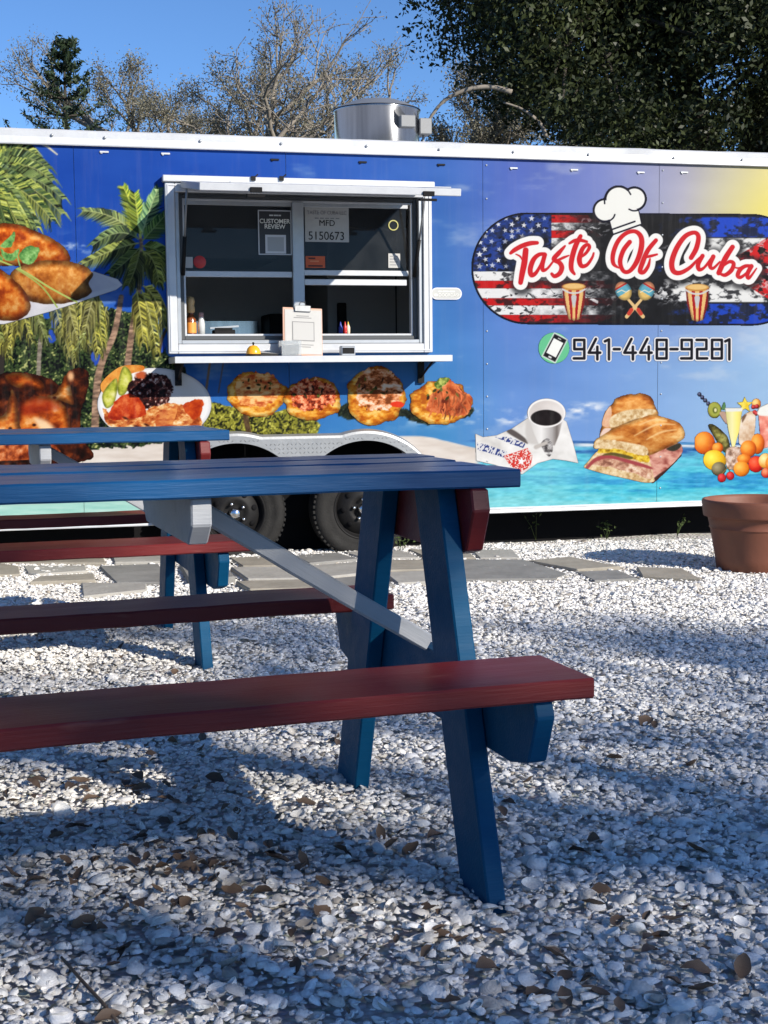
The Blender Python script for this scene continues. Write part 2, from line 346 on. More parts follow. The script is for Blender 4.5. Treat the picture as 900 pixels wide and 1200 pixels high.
# big palm at the left edge (and the one beyond it)
for cx, cy in ((-22, 205), (-190, 230)):
    for i in range(26):
        a = R(-75 + i * 8.2 + PR.uniform(-4, 4)); L = PR.uniform(62, 100)
        m_ = (cx + L * .6 * math.cos(a), cy + L * .6 * math.sin(a) - 14); e = (cx + L * math.cos(a), cy + L * .8 * math.sin(a) + 26)
        k = PR.random(); frond(BG, (cx, cy), m_, e, 26, (132 + 60 * k, 150 + 40 * k, 84), (34, 56 + 20 * k, 46), 30, 2.2, .55)
BG.line([(46, 168), (56, 172), (67, 181)], [1, 2.5, 1.5], (220, 214, 190))
BG.C = np.clip(BG.C, 0, 255)
def bg_col(px, py):
    x = np.clip((px - BG.x0) * BG.S - .5, 0, BG.w - 1.001); y = np.clip((py - BG.y0) * BG.S - .5, 0, BG.h - 1.001)
    i, j = x.astype(int), y.astype(int); a, b = (x - i)[..., None], (y - j)[..., None]
    c = (BG.C[j, i] * (1 - a) + BG.C[j, i + 1] * a) * (1 - b) + (BG.C[j + 1, i] * (1 - a) + BG.C[j + 1, i + 1] * a) * b
    return srgb(c)

# ---- die-cut pictures on the wrap; each returns a canvas with its own outline (alpha)
def croquettes():
    c = Cv(-60, 258, 150, 390, 1.7)
    c.poly([(-60, 380), (5, 380), (60, 365), (136, 340), (144, 334), (138, 327), (110, 318), (40, 330), (-60, 350)], tex([(0, (205, 205, 212)), (1, (232, 230, 232))], 30, seed=3), smooth=False, soft=1)
    c.poly([(-60, 374), (10, 372), (60, 358), (138, 334), (110, 318), (40, 330), (-60, 350)], tex([(0, (196, 194, 204)), (1, (224, 222, 228))], 30, seed=4), smooth=False, soft=2)
    fr = lambda sd: tex([(0, (146, 52, 14)), (.4, (196, 92, 26)), (.7, (226, 134, 52)), (1, (244, 176, 98))], 9, seed=sd, rim=9, rimc=.5, lite=.22)
    fr2 = lambda sd: tex([(0, (150, 78, 24)), (.4, (190, 112, 42)), (.75, (212, 142, 66)), (1, (228, 168, 96))], 7, seed=sd, rim=10, rimc=.5, lite=.2)
    c.poly([(-60, 285), (-20, 266), (15, 262), (45, 272), (70, 285), (83, 303), (70, 312), (30, 312), (-20, 312), (-60, 320)], fr(11), rough=.5)
    c.poly([(12, 322), (30, 310), (60, 305), (92, 309), (109, 320), (104, 332), (108, 342), (96, 350), (72, 356), (45, 355), (24, 346)], fr2(12), rough=.4)
    c.poly([(-60, 310), (-20, 306), (5, 318), (28, 340), (36, 358), (28, 372), (8, 376), (-25, 370), (-60, 360)], fr(13), rough=.5)
    g = tex([(0, (70, 120, 60)), (.5, (112, 170, 88)), (1, (164, 210, 130))], 4, seed=14)
    for P in [[(0, 290), (8, 280), (16, 272), (16, 282), (10, 290)], [(0, 292), (12, 298), (22, 292), (18, 304), (6, 304)], [(22, 300), (30, 290), (46, 290), (44, 300), (36, 310), (28, 308)], [(-20, 300), (-6, 294), (4, 304), (-8, 308)]]: c.poly(P, g, rough=.8, clip=True)
    c.line([(-30, 295), (20, 314), (60, 338), (90, 354)], [1.8, 2.2, 2.0], (178, 196, 104), smooth=True, clip=True); c.line([(18, 314), (48, 335), (67, 360)], [1.8, 1.8], (160, 180, 92), smooth=True, clip=True); c.line([(20, 300), (24, 314)], 1.6, (150, 190, 110), clip=True)
    return c
def chicken():
    c = Cv(-60, 425, 110, 545, 1.7); dk = tex([(0, (20, 8, 6)), (.5, (58, 22, 12)), (1, (120, 52, 20))], 8, seed=21)
    c.poly([(-60, 440), (-10, 440), (12, 436), (40, 438), (60, 444), (70, 452), (76, 440), (84, 432), (98, 431), (104, 440), (102, 462), (96, 480), (94, 510), (100, 540), (-60, 540)], dk, rough=.8)
    sk = lambda s_: tex([(0, (112, 38, 10)), (.35, (188, 82, 22)), (.65, (226, 134, 54)), (1, (250, 205, 150))], 16, 12, seed=s_, rim=9, rimc=.4)
    c.poly([(6, 440), (25, 437), (45, 444), (52, 452), (48, 458), (36, 456), (20, 454), (10, 448)], sk(22), clip=True)
    c.poly([(22, 480), (30, 468), (48, 464), (70, 470), (80, 484), (82, 508), (70, 512), (20, 512)], sk(23), clip=True, rough=.6)
    c.poly([(55, 464), (66, 460), (74, 440), (80, 442), (84, 460), (86, 474), (72, 470)], sk(24), clip=True)
    c.poly([(10, 470), (14, 456), (20, 470), (22, 490), (24, 512), (8, 510), (-40, 508), (-50, 490), (0, 488)], sk(25), clip=True, rough=.6)
    c.poly([(40, 490), (52, 492), (64, 502), (60, 508), (46, 502)], (252, 226, 186), soft=4, clip=True, alpha=.85); c.ell(83, 441, 3.5, 5, (236, 180, 130), soft=2.5, clip=True)
    c.poly([(24, 476), (44, 466), (66, 472), (70, 480), (46, 484), (30, 488)], (150, 34, 18), soft=6, clip=True, alpha=.6)
    c.poly([(-60, 520), (0, 517), (50, 515), (62, 520), (62, 536), (-60, 540)], tex([(0, (90, 26, 10)), (.5, (190, 90, 40)), (1, (240, 170, 120))], 8, seed=27), clip=True)
    for p in [(12, 502), (40, 498), (33, 466), (64, 466)]: c.ell(*p, 2.2, 1.6, (60, 20, 8), clip=True, soft=1)
    return c
def plate():
    c = Cv(108, 425, 252, 525, 1.7)
    c.ell(181, 474, 67, 43, lambda X, Y, sd: ramp(np.clip(-sd / 12, 0, 1), [(0, (215, 216, 220)), (.25, (245, 245, 246)), (1, (236, 234, 232))]))
    c.poly([(118, 450), (140, 430), (166, 428), (168, 434), (150, 440), (126, 462)], tex([(0, (214, 120, 40)), (1, (246, 184, 90))], 6, seed=31))
    for q in ([(120, 462), (134, 444), (138, 450), (134, 472), (124, 478)], [(138, 450), (144, 430), (152, 434), (155, 446), (146, 462), (139, 462)]):
        c.poly(q, tex([(0, (150, 160, 44)), (.5, (206, 208, 84)), (1, (236, 232, 150))], 7, seed=32, rim=4, rimc=.7))
    c.ell(176, 458, 27, 21, tex([(0, (14, 6, 8)), (.4, (48, 20, 20)), (.66, (92, 40, 34)), (.85, (180, 140, 130)), (1, (230, 210, 200))], 3.2, seed=33, con=.95), rough=1.6)
    c.ell(165, 440, 6, 4, (196, 90, 50), rough=1, soft=1.5)
    sh = tex([(0, (150, 60, 24)), (.35, (206, 110, 52)), (.6, (236, 170, 100)), (1, (252, 228, 184))], 7, 4.5, seed=34, con=1.1)
    c.poly([(120, 478), (138, 490), (165, 482), (190, 474), (215, 474), (232, 484), (236, 500), (220, 512), (180, 515), (140, 508), (126, 496)], sh, rough=1.5)
    c.poly([(130, 478), (140, 464), (156, 462), (168, 474), (170, 486), (150, 492), (128, 490)], tex([(0, (140, 26, 10)), (.5, (196, 60, 22)), (1, (232, 120, 64))], 7, seed=35), rough=1.2)
    c.poly([(214, 476), (224, 470), (238, 470), (234, 486), (226, 492), (218, 484)], tex([(0, (160, 36, 10)), (1, (226, 96, 30))], 7, seed=36), rough=1)
    c.poly([(184, 486), (200, 478), (208, 474), (204, 494), (192, 506), (182, 500)], tex([(0, (170, 60, 26)), (1, (240, 160, 84))], 8, 4, seed=37), rough=1)
    for p in [(147, 490), (172, 498), (188, 504), (160, 500)]: c.ell(*p, 3.4, 1.3, (70, 24, 12), rot=.4, soft=1)
    return c
def toston(cx, cy, rx, ry, k):
    c = Cv(cx - rx - 6, cy - ry - 8, cx + rx + 6, cy + ry + 6, 1.9)
    ou = []
    for i in range(22):
        a = i * 2 * math.pi / 22; q = 1 + PR.uniform(-.09, .07); ou.append((cx + rx * q * math.cos(a), cy + ry * q * math.sin(a)))
    c.poly(ou, tex([(0, (186, 92, 16)), (.4, (226, 140, 38)), (.7, (244, 176, 66)), (1, (252, 208, 118))], 8, 5, seed=40 + k, rim=5, rimc=.7, con=1.3), rough=.9)
    ramps = [[(0, (196, 84, 40)), (.45, (240, 156, 84)), (1, (255, 206, 140))], [(0, (110, 34, 16)), (.35, (206, 84, 46)), (.65, (240, 130, 86)), (1, (252, 186, 140))], [(0, (130, 66, 30)), (.3, (214, 124, 72)), (.65, (246, 184, 140)), (1, (255, 230, 204))], [(0, (110, 40, 20)), (.4, (206, 96, 50)), (.7, (236, 140, 86)), (1, (250, 190, 140))]]
    if k < 3: c.ell(cx + (2 if k == 2 else 0), cy - ry * .2, rx * .8, ry * .72, tex(ramps[k], (8, 3.4, 6)[k], (4, 3, 4)[k], seed=50 + k, con=1.5), rough=2.6)
    else:
        c.poly([(cx - rx * .45, cy + ry * .3), (cx - rx * .3, cy - ry * .35), (cx - rx * .1, cy - ry * .55), (cx + rx * .15, cy - ry * 1.12), (cx + rx * .55, cy - ry * .75), (cx + rx * .95, cy - ry * .2), (cx + rx * .9, cy + ry * .45), (cx + rx * .4, cy + ry * .6)], tex(ramps[3], 10, 10, seed=53), rough=1.3)
        for i in range(46):
            x, y = cx + rx * PR.uniform(-.35, .85), cy + ry * PR.uniform(-.8, .5); a = PR.uniform(.6, 2.2); L = PR.uniform(6, 13)
            c.line([(x, y), (x + L * .5 * math.cos(a) + 1, y + L * .5 * math.sin(a)), (x + L * math.cos(a), y + L * math.sin(a))], [1.4, 2.2, .8], np.array([226, 120, 70]) * PR.uniform(.6, 1.1), clip=True)
    for i in range((12, 14, 12, 10)[k]):
        a, q = PR.uniform(3.4, 6.0), PR.uniform(.2, .7); c.ell(cx + rx * q * math.cos(a), cy + ry * q * math.sin(a), PR.uniform(1, 3), PR.uniform(.7, 1.6), PR.choice([(58, 60, 26), (96, 104, 40), (50, 30, 18)]), rot=PR.uniform(0, 3), clip=True)
    if k == 2: c.ell(466, 474, 8, 3.4, (232, 60, 34), rot=.1, clip=True, rough=.6)
    if k == 3: c.poly([(510, 448), (520, 442), (527, 444), (520, 452), (512, 456)], tex([(0, (70, 96, 30)), (1, (220, 226, 120))], 3, seed=58), rough=.8)
    return c
def coffee():
    c = Cv(554, 464, 682, 558, 1.9)
    c.poly([(557, 508), (566, 512), (582, 510), (600, 502), (618, 490), (640, 478), (664, 494), (672, 520), (678, 543), (664, 540), (648, 538), (630, 543), (612, 556), (600, 552), (580, 545), (558, 540)], tex([(0, (206, 202, 198)), (.5, (232, 230, 227)), (1, (246, 245, 243))], 26, 20, seed=60), smooth=False, soft=.8)
    c.poly([(594, 506), (600, 503), (616, 514), (618, 520), (606, 514)], (92, 84, 82), soft=1.2, clip=True); c.poly([(616, 498), (622, 492), (634, 512), (632, 520), (618, 518)], (206, 202, 198), soft=2, clip=True)
    def lett(X, Y, sd):
        n = vn(X / 1.3 + Y / 3, Y / 2.2, 63); return np.where((n > .46)[..., None], np.array([48, 66, 132.]), np.array([222, 222, 226.]))
    c.poly([(559, 519), (570, 521), (595, 530), (590, 536), (574, 531), (560, 527)], lett, smooth=False, clip=True); c.poly([(580, 512), (596, 512), (616, 520), (613, 525), (598, 520)], lett, smooth=False, clip=True)
    def redl(X, Y, sd):
        n = vn(X / 1.1, Y / 1.1, 64); return np.where((n > .38)[..., None], np.array([214, 58, 48.]), np.array([240, 214, 208.]))
    c.poly([(590, 534), (604, 530), (618, 525), (624, 534), (622, 546), (611, 553), (598, 546)], redl, smooth=False, clip=True)
    st = [(611 + (5.4 if i % 2 == 0 else 2.1) * math.cos(i * math.pi / 5 - 1.4), 540.5 + (5.4 if i % 2 == 0 else 2.1) * math.sin(i * math.pi / 5 - 1.4)) for i in range(10)]; c.poly(st, (250, 250, 250), smooth=False, soft=.4, clip=True)
    def cup(X, Y, sd): t = np.clip((X - 622) / 36, 0, 1); return ramp(t, [(0, (214, 211, 208)), (.35, (240, 238, 236)), (.7, (176, 172, 170)), (.85, (120, 112, 108)), (1, (196, 190, 186))])
    c.poly([(619, 488), (661, 486), (655, 510), (650, 522), (632, 522), (626, 508)], cup, smooth=False, soft=.9)
    c.ell(640.5, 484, 22.5, 17, (246, 244, 242)); c.ell(640.5, 484.5, 20.5, 15, tex([(0, (206, 198, 194)), (1, (232, 226, 222))], 30, seed=66), clip=True); c.ell(640, 489.5, 18, 9.3, tex([(0, (14, 10, 12)), (1, (44, 36, 38))], 20, seed=67), clip=True)
    c.poly([(634, 520), (640, 514), (645, 516), (648, 526), (644, 535), (638, 530)], tex([(0, (50, 46, 48)), (.5, (140, 136, 136)), (1, (240, 238, 236))], 5, 3, seed=68)); c.line([(628, 524), (640, 519)], [5, 4], (196, 190, 184), soft=1.2, clip=True)
    return c
def sandwich():
    c = Cv(682, 456, 806, 570, 1.9); q = lambda P: [(680 + x * .1444, 450 + y * .1444) for x, y in P]
    br = lambda s_, r_=.6: tex([(0, (150, 76, 24)), (.35, (196, 116, 46)), (.65, (222, 152, 76)), (1, (244, 198, 128))], 14, 8, seed=s_, rim=5, rimc=r_, lite=.12)
    cr = lambda s_: tex([(0, (186, 146, 92)), (.5, (226, 196, 148)), (1, (246, 228, 192))], 4, seed=s_)
    c.poly(q([(160, 430), (175, 330), (200, 230), (255, 170), (300, 110), (400, 82), (520, 80), (580, 110), (610, 180), (635, 250), (520, 290), (380, 350), (260, 370)]), br(71), rough=.5)
    c.poly(q([(175, 330), (205, 230), (245, 180), (255, 240), (240, 300), (235, 350)]), tex([(0, (214, 150, 110)), (1, (246, 214, 184))], 8, seed=72)); c.poly(q([(160, 425), (190, 365), (250, 362), (200, 410)]), (236, 206, 190), soft=1)
    c.poly(q([(245, 275), (330, 225), (450, 205), (590, 205), (610, 230), (500, 280), (380, 325), (280, 350), (240, 345)]), cr(73), soft=1)
    c.poly(q([(300, 350), (440, 290), (470, 290), (330, 358)]), (70, 38, 18), soft=1.4)
    c.poly(q([(800, 480), (830, 520), (820, 570), (740, 660), (640, 740), (560, 780), (520, 700), (560, 560), (700, 500)]), tex([(0, (150, 74, 66)), (.5, (206, 140, 124)), (1, (236, 186, 166))], 10, 6, seed=74)); c.poly(q([(820, 575), (740, 660), (620, 745), (580, 790), (600, 800), (720, 690), (815, 590)]), (70, 34, 30), soft=1)
    c.poly(q([(700, 525), (800, 480), (815, 510), (760, 545)]), (52, 50, 40), soft=1)
    c.poly(q([(30, 670), (70, 620), (140, 545), (240, 520), (520, 560), (570, 640), (590, 740), (600, 790), (520, 800), (380, 770), (200, 730), (60, 690)]), cr(75))
    c.poly(q([(60, 660), (130, 600), (240, 585), (400, 630), (540, 670), (575, 700), (570, 770), (420, 720), (260, 680), (120, 660)]), tex([(0, (140, 90, 72)), (.4, (196, 142, 116)), (.7, (222, 180, 150)), (1, (244, 220, 196))], 5, 4, seed=76), rough=.8, clip=True)
    c.poly(q([(40, 680), (120, 600), (230, 575), (400, 615), (560, 665), (572, 690), (400, 645), (240, 605), (130, 630), (60, 690)]), (166, 70, 74), soft=1, clip=True)
    c.poly(q([(140, 560), (210, 510), (520, 570), (550, 640), (380, 600), (220, 560)]), tex([(0, (150, 110, 20)), (.5, (226, 182, 44)), (1, (248, 222, 96))], 4, seed=77), rough=.8)
    c.poly(q([(180, 580), (260, 555), (420, 590), (400, 610), (260, 580)]), (96, 84, 40), soft=1)
    c.poly(q([(110, 480), (140, 440), (300, 350), (480, 280), (590, 250), (680, 270), (790, 310), (840, 370), (850, 420), (820, 460), (700, 520), (560, 580), (540, 560), (400, 520), (240, 500), (130, 510)]), br(78, .75), rough=.4)
    c.poly(q([(110, 490), (150, 450), (260, 455), (420, 480), (530, 510), (545, 570), (480, 580), (340, 535), (200, 525), (120, 525)]), cr(79), soft=1, rough=.5)
    for P in ([(480, 330), (600, 290), (700, 300)], [(440, 420), (620, 330), (770, 330)], [(540, 450), (660, 390), (780, 370)]): c.line(q(P), [1, 2.4, 1], (246, 206, 146), smooth=True, soft=1.2, clip=True, alpha=.8)
    return c
def fruit():
    c = Cv(814, 456, 985, 572, 1.9); q = lambda x, y: (810 + x * .1, 450 + y * .1)
    def ball(x, y, rx, ry, c1, c2, rot=0., s_=1):
        X0, Y0 = q(x, y)
        c.ell(X0, Y0, rx, ry, lambda X, Y, sd: ramp(np.clip(np.hypot((X - X0) / rx + .3, (Y - Y0) / ry + .3) / 1.35 + (fbm(X, Y, 3, o=2, seed=s_) - .5) * .12, 0, 1), [(0, np.minimum(np.array(c2) + 30, 255)), (.35, c2), (.8, c1), (1, np.array(c1) * .7)]), rot=rot)
    c.poly([q(200, 490), q(250, 470), q(330, 520), (q(420, 610)), q(455, 720), q(440, 790), q(390, 800), q(330, 720), q(270, 620)], tex([(0, (72, 66, 30)), (.5, (120, 112, 52)), (1, (176, 170, 90))], 5, seed=91, rim=4))
    for i in range(4): ball(98 + i * 34, 120 + i * 36, 2.3, 2.6, (20, 22, 40), (84, 88, 120))
    ball(275, 305, 8, 9.6, (120, 118, 40), (168, 166, 74)); c.ell(*q(280, 305), 6.2, 7.6, (164, 170, 72), clip=True, soft=1.2); c.ell(*q(280, 308), 2.9, 3.6, (96, 104, 40), clip=True, soft=1); c.ell(*q(284, 306), 1.5, 2.2, (232, 226, 170), clip=True)
    c.poly([q(355, 290), q(385, 210), q(405, 250), q(395, 300)], (86, 130, 84)); c.poly([q(330, 345), q(400, 330), q(415, 470)], (206, 170, 150), alpha=.9)
    c.poly([q(590, 400), q(745, 330), q(735, 620), q(660, 700), q(560, 690)], tex([(0, (206, 170, 136)), (.5, (230, 204, 176)), (1, (240, 226, 208))], 7, seed=92)); c.poly([q(600, 380), q(650, 360), q(600, 450)], (120, 90, 70), soft=1)
    st = [(q(630, 245)[0] + (10 if i % 2 == 0 else 4.6) * math.cos(i * math.pi / 5 - 1.6), q(630, 245)[1] + (10 if i % 2 == 0 else 4.6) * math.sin(i * math.pi / 5 - 1.6)) for i in range(10)]; c.poly(st, tex([(0, (232, 196, 40)), (1, (250, 236, 120))], 5, seed=93), smooth=False, soft=1)
    ball(765, 230, 5.4, 6, (206, 120, 40), (248, 200, 120)); 
    for p in ((730, 270), (770, 262), (745, 330), (765, 345)): ball(*p, 2.6, 2.6, (120, 20, 24), (206, 60, 60))
    c.poly([q(398, 285), q(604, 285), q(560, 560), q(510, 740), q(478, 740), q(430, 520)], lambda X, Y, sd: ramp(np.clip((X - 850) / 20, 0, 1), [(0, (214, 206, 130)), (.4, (244, 238, 176)), (.7, (250, 236, 130)), (1, (222, 200, 110))]), smooth=False); c.poly([q(400, 280), q(604, 280), q(600, 320), q(402, 325)], (232, 232, 226), smooth=False, soft=1)
    c.poly([q(470, 740), q(515, 740), q(500, 830), q(505, 960), q(480, 960), q(480, 840)], tex([(0, (130, 90, 70)), (1, (226, 196, 170))], 4, seed=94), smooth=False)
    c.poly([q(420, 760), q(600, 760), q(560, 980), q(420, 980)], tex([(0, (120, 86, 70)), (.6, (214, 180, 156)), (1, (240, 226, 216))], 4, seed=95), soft=1)
    c.poly([q(785, 330), q(1100, 330), q(1060, 700), q(820, 760)], tex([(0, (214, 110, 96)), (.5, (240, 150, 130)), (1, (250, 196, 180))], 9, seed=96), smooth=False); c.poly([q(790, 290), q(850, 250), q(960, 220), q(1080, 290), q(1090, 360), q(800, 370)], (240, 240, 232), soft=1.2)
    O, OL, Y_, RD = (214, 90, 14), (250, 160, 60), (226, 170, 10), (200, 24, 16)
    ball(155, 690, 12.4, 13.4, O, OL, s_=2); ball(310, 750, 6.5, 6.4, O, OL, s_=3); ball(275, 895, 13.6, 12, Y_, (252, 222, 70), .3, 4); ball(325, 995, 8.6, 8.2, (84, 76, 50), (146, 134, 100), s_=5)
    ball(780, 700, 8, 12, O, OL, s_=6); ball(670, 760, 9.4, 10, O, OL, s_=7); ball(620, 880, 8.4, 6, O, OL, s_=8); ball(590, 995, 9.5, 9, (226, 120, 16), (252, 176, 70), s_=9); ball(760, 940, 9, 9.6, RD, (246, 84, 50), s_=10); ball(870, 900, 8, 9, (226, 150, 50), (250, 216, 140), s_=12); ball(880, 1040, 6, 6, (196, 40, 30), (236, 130, 90), s_=13)
    for i in range(6): ball(960 + i * 105, 930 + 40 * math.sin(i * 2), 9, 10, (O, RD, Y_)[i % 3], OL, s_=14 + i)
    ball(360, 1100, 5, 5.2, (176, 14, 24), (226, 60, 60)); ball(460, 1075, 4.8, 5, (176, 14, 24), (226, 60, 60)); c.line([q(360, 1050), q(430, 980), q(460, 1030)], .9, (150, 120, 60))
    return c
# script lettering: pen paths in photo pixels
ZA = lambda P: [(580 + x / 6.43, 250 + y / 6.43) for x, y in P]; ZB = lambda P: [(705 + x / 4.615, 250 + y / 4.615) for x, y in P]
PEN = [(ZA([(118, 300), (150, 275), (205, 245), (265, 226), (318, 222)]), [3, 4.4, 4.6, 4.6, 3.6]), (ZA([(232, 278), (222, 370), (206, 450), (193, 522)]), [5.6, 6, 5.6, 4.6]), (ZA([(158, 308), (190, 325), (204, 352)]), [1.2, 2, 1]),
       (ZA([(372, 306), (330, 312), (290, 350), (266, 420), (276, 466), (312, 445), (350, 375), (374, 306)]), [3.4, 4, 5, 5, 4, 2.6, 3.4]), (ZA([(376, 312), (358, 385), (362, 428), (396, 415), (440, 360)]), [4.4, 4.4, 4, 2.4, 2]),
       (ZA([(528, 246), (480, 300), (444, 345), (486, 372), (504, 408), (488, 452), (450, 474), (428, 456)]), [2, 4.6, 4.6, 4.6, 5, 4.6, 4, 3]), (ZA([(438, 362), (480, 350), (520, 332), (556, 318)]), [1.4, 2.6, 2.6, 1.4]),
       (ZA([(645, 172), (606, 250), (578, 350), (576, 420), (600, 458)]), [4, 5.2, 5.2, 4.6, 2.4]), (ZA([(562, 226), (600, 206), (640, 202), (692, 214)]), [2.4, 3.6, 3.8, 2.6]),
       (ZA([(636, 336), (682, 304), (712, 256), (694, 236), (658, 270), (636, 345), (652, 396), (694, 388), (732, 335), (744, 300)]), [2.4, 3, 3.6, 3.4, 4.4, 5.2, 4.4, 3.4, 2.6, 2]),
       (ZB([(152, 155), (118, 200), (100, 262), (118, 312), (152, 312), (190, 262), (214, 190), (214, 130), (182, 98), (132, 108), (88, 152), (62, 220), (64, 272), (94, 296)]), [4.4, 4.6, 4.6, 4, 4, 5, 5.4, 5, 4, 4, 4.4, 4.6, 4, 1.4]),
       (ZB([(294, 146), (250, 200), (222, 265), (208, 312), (228, 318), (252, 285), (262, 246)]), [4, 4.6, 5, 4.6, 4, 3.4, 1.6]), (ZB([(224, 240), (262, 232), (300, 222)]), [1.8, 3, 2]),
       (ZB([(484, 240), (512, 190), (524, 128), (502, 104), (452, 124), (406, 188), (380, 262), (388, 312), (424, 322), (474, 296), (512, 258), (538, 232)]), [4.6, 5, 4.6, 4, 4.6, 5.2, 5.4, 5, 4.4, 3.6, 2.6, 1.6]),
       (ZB([(546, 230), (522, 275), (528, 304), (556, 292), (600, 236)]), [4.2, 4.6, 4, 2.6, 3]), (ZB([(604, 234), (586, 280), (602, 298), (640, 262)]), [4.4, 4.4, 3, 1.8]),
       (ZB([(708, 182), (668, 245), (634, 322)]), [4.6, 5.4, 5]), (ZB([(650, 292), (690, 262), (714, 272), (702, 308), (668, 334), (640, 326)]), [1.6, 3.4, 4, 4.4, 3.8, 2.4]),
       (ZB([(714, 290), (735, 296), (755, 292)]), [1.6, 1.8, 1.6]), (ZB([(806, 284), (776, 286), (748, 306), (736, 336), (752, 346), (784, 322), (808, 284)]), [3, 3.6, 4.4, 4.2, 3.4, 2.4, 3]), (ZB([(810, 286), (788, 330), (798, 350), (838, 298)]), [4.4, 4.4, 3, 1.4])]
def badge():
    c = Cv(548, 213, 962, 384, 2.0); sd_ = lambda X, Y, gr: np.hypot(X - np.clip(X, 618, 880), Y - 314.5 - (X - 618) * .006) - gr
    X, Y = c.X, c.Y; d = sd_(X, Y, 65.5); c.A = 1 - sst(-.5, .5, d)
    n = fbm(X, Y, 14, o=5, seed=101); C = np.zeros(X.shape + (3,)) + np.array([12, 13, 18]) + (n * 16)[..., None]
    g1 = fbm(X, Y, 9, 6, 5, 102); g2 = fbm(X + 6 * vn(X / 5, Y / 5, 104), Y + 6 * vn(X / 5, Y / 5, 105), 7, 3, 4, 103)
    def over(m, col): 
        nonlocal C
        C = C * (1 - m[..., None]) + np.asarray(col, float) * m[..., None]
    bx = lambda x0, x1, y0, y1, f=1.: sst(x0 - f, x0 + f, X) * (1 - sst(x1 - f, x1 + f, X)) * sst(y0 - .6, y0 + .6, Y) * (1 - sst(y1 - .6, y1 + .6, Y))
    grit = sst(.30, .52, g1); fade = 1 - sst(625, 735, X + (g1 - .5) * 120)
    for k, (y0, y1) in enumerate([(318, 329), (329, 338), (338, 349.5), (349.5, 358), (358, 369), (369, 378)]):
        m = bx(553, 760, y0, y1) * np.maximum(fade, .9 * (X < 600)); col = (196, 22, 26) if k % 2 else (232, 232, 232)
        over(m * (.25 + .75 * grit if k % 2 else .2 + .8 * sst(.3, .42, g2)), col)
    for k, (y0, y1) in enumerate([(252, 261), (261, 270), (270, 279), (279, 290), (290, 303), (303, 312)]):
        m = bx(646, 712, y0, y1) * (1 - sst(655, 705, X + (g1 - .5) * 70)); over(m * (.3 + .7 * grit), (226, 226, 226) if k % 2 else (200, 22, 26))
    over(bx(553, 646, 249, 318) * (.35 + .65 * sst(.35, .6, g1)), (34, 62, 140)); over(bx(553, 646, 249, 318) * sst(.55, .7, g2) * .8, (10, 12, 22))
    c.C = C
    def star(x, y, r_, a0=0.): return [(x + (r_ if i % 2 == 0 else r_ * .42) * math.cos(i * math.pi / 5 - 1.57 + a0), y + (r_ if i % 2 == 0 else r_ * .42) * math.sin(i * math.pi / 5 - 1.57 + a0)) for i in range(10)]
    for p in [(584, 263), (593, 256), (577, 270), (569, 277), (600, 271), (600, 263), (607, 270), (592, 270), (576, 283), (562, 298), (569, 304), (584, 305), (562, 312), (592, 283), (631, 264), (623, 270), (638, 270), (623, 256), (638, 256), (614, 264), (606, 256), (568, 292), (585, 292), (593, 312), (577, 311), (563, 284), (600, 277), (612, 277)]:
        c.poly(star(*p, PR.uniform(3, 4.1), PR.uniform(-.3, .3)), (236, 236, 240), smooth=False, soft=.5, clip=True, alpha=PR.uniform(.55, 1))
    C = c.C; fr = sst(790, 845, X + (g1 - .5) * 90)
    over(fr * sst(253, 256, Y) * (1 - sst(277, 279, Y)) * (.25 + .75 * sst(.4, .58, g1)), (28, 70, 190)); over(fr * sst(278, 280, Y) * (1 - sst(296, 300, Y)) * (.2 + .8 * grit), (228, 228, 226))
    over(fr * sst(300, 303, Y) * (1 - sst(324, 328, Y)), (16, 26, 60)); over(sst(775, 800, X + (g1 - .5) * 60) * sst(325, 328, Y) * (1 - sst(353, 355, Y)) * (.15 + .85 * sst(.33, .5, g1)), (230, 230, 228))
    over(fr * sst(355, 357, Y) * (.2 + .8 * sst(.42, .58, g1)), (24, 66, 182))
    tri = sst(-1, 1, (X - 842) * .62 - np.abs(Y - 314)); over(tri * (.35 + .65 * sst(.35, .52, g2)), (206, 24, 28)); over(tri * sst(.56, .7, g1), (16, 10, 14))
    sm = sst(.56, .72, g2) * (np.exp(-((X - 690) / 26) ** 2 - ((Y - 350) / 14) ** 2) + np.exp(-((X - 780) / 24) ** 2 - ((Y - 342) / 12) ** 2) + .8 * np.exp(-((X - 690) / 24) ** 2 - ((Y - 268) / 12) ** 2) + .6 * np.exp(-((X - 779) / 9) ** 2 - ((Y - 290) / 9) ** 2))
    over(np.clip(sm, 0, 1), (226, 226, 226)); over(np.exp(-((X - 772) / 7) ** 2 - ((Y - 316) / 6) ** 2) * grit, (30, 70, 180))
    rimm = sst(-2.6, -1.6, d); over(rimm, (10, 12, 30)); c.C = C
    c.poly(star(905, 315, 9), (240, 240, 240), smooth=False, soft=.5, clip=True)
    # lettering: shadow, white border, red pen
    fd = np.full(X.shape, 1e9)
    for P, wd in PEN:
        P = crom(P, n=5); k = c.sl(P, 16); ww = np.interp(np.linspace(0, 1, len(P)), np.linspace(0, 1, len(wd)), wd); fd[k] = np.minimum(fd[k], sdl(X[k], Y[k], P, ww * 1.22))
    sh = 1 - sst(0, 9, np.roll(np.roll(fd, 4, 0), 2, 1) - 5.5); C = c.C; over(.75 * sh * (d < 0), (30, 30, 34)); over(1 - sst(5.2, 6.2, fd), (243, 242, 239)); over(1 - sst(-.5, .45, fd), (206, 30, 40)); c.C = C; c.A = np.maximum(c.A, 1 - sst(5.2, 6.2, fd))
    # chef's hat
    hq = lambda P: [(690 + x * .1, 205 + y * .1) for x, y in P]; W_, K_ = (240, 240, 234), (14, 14, 34)
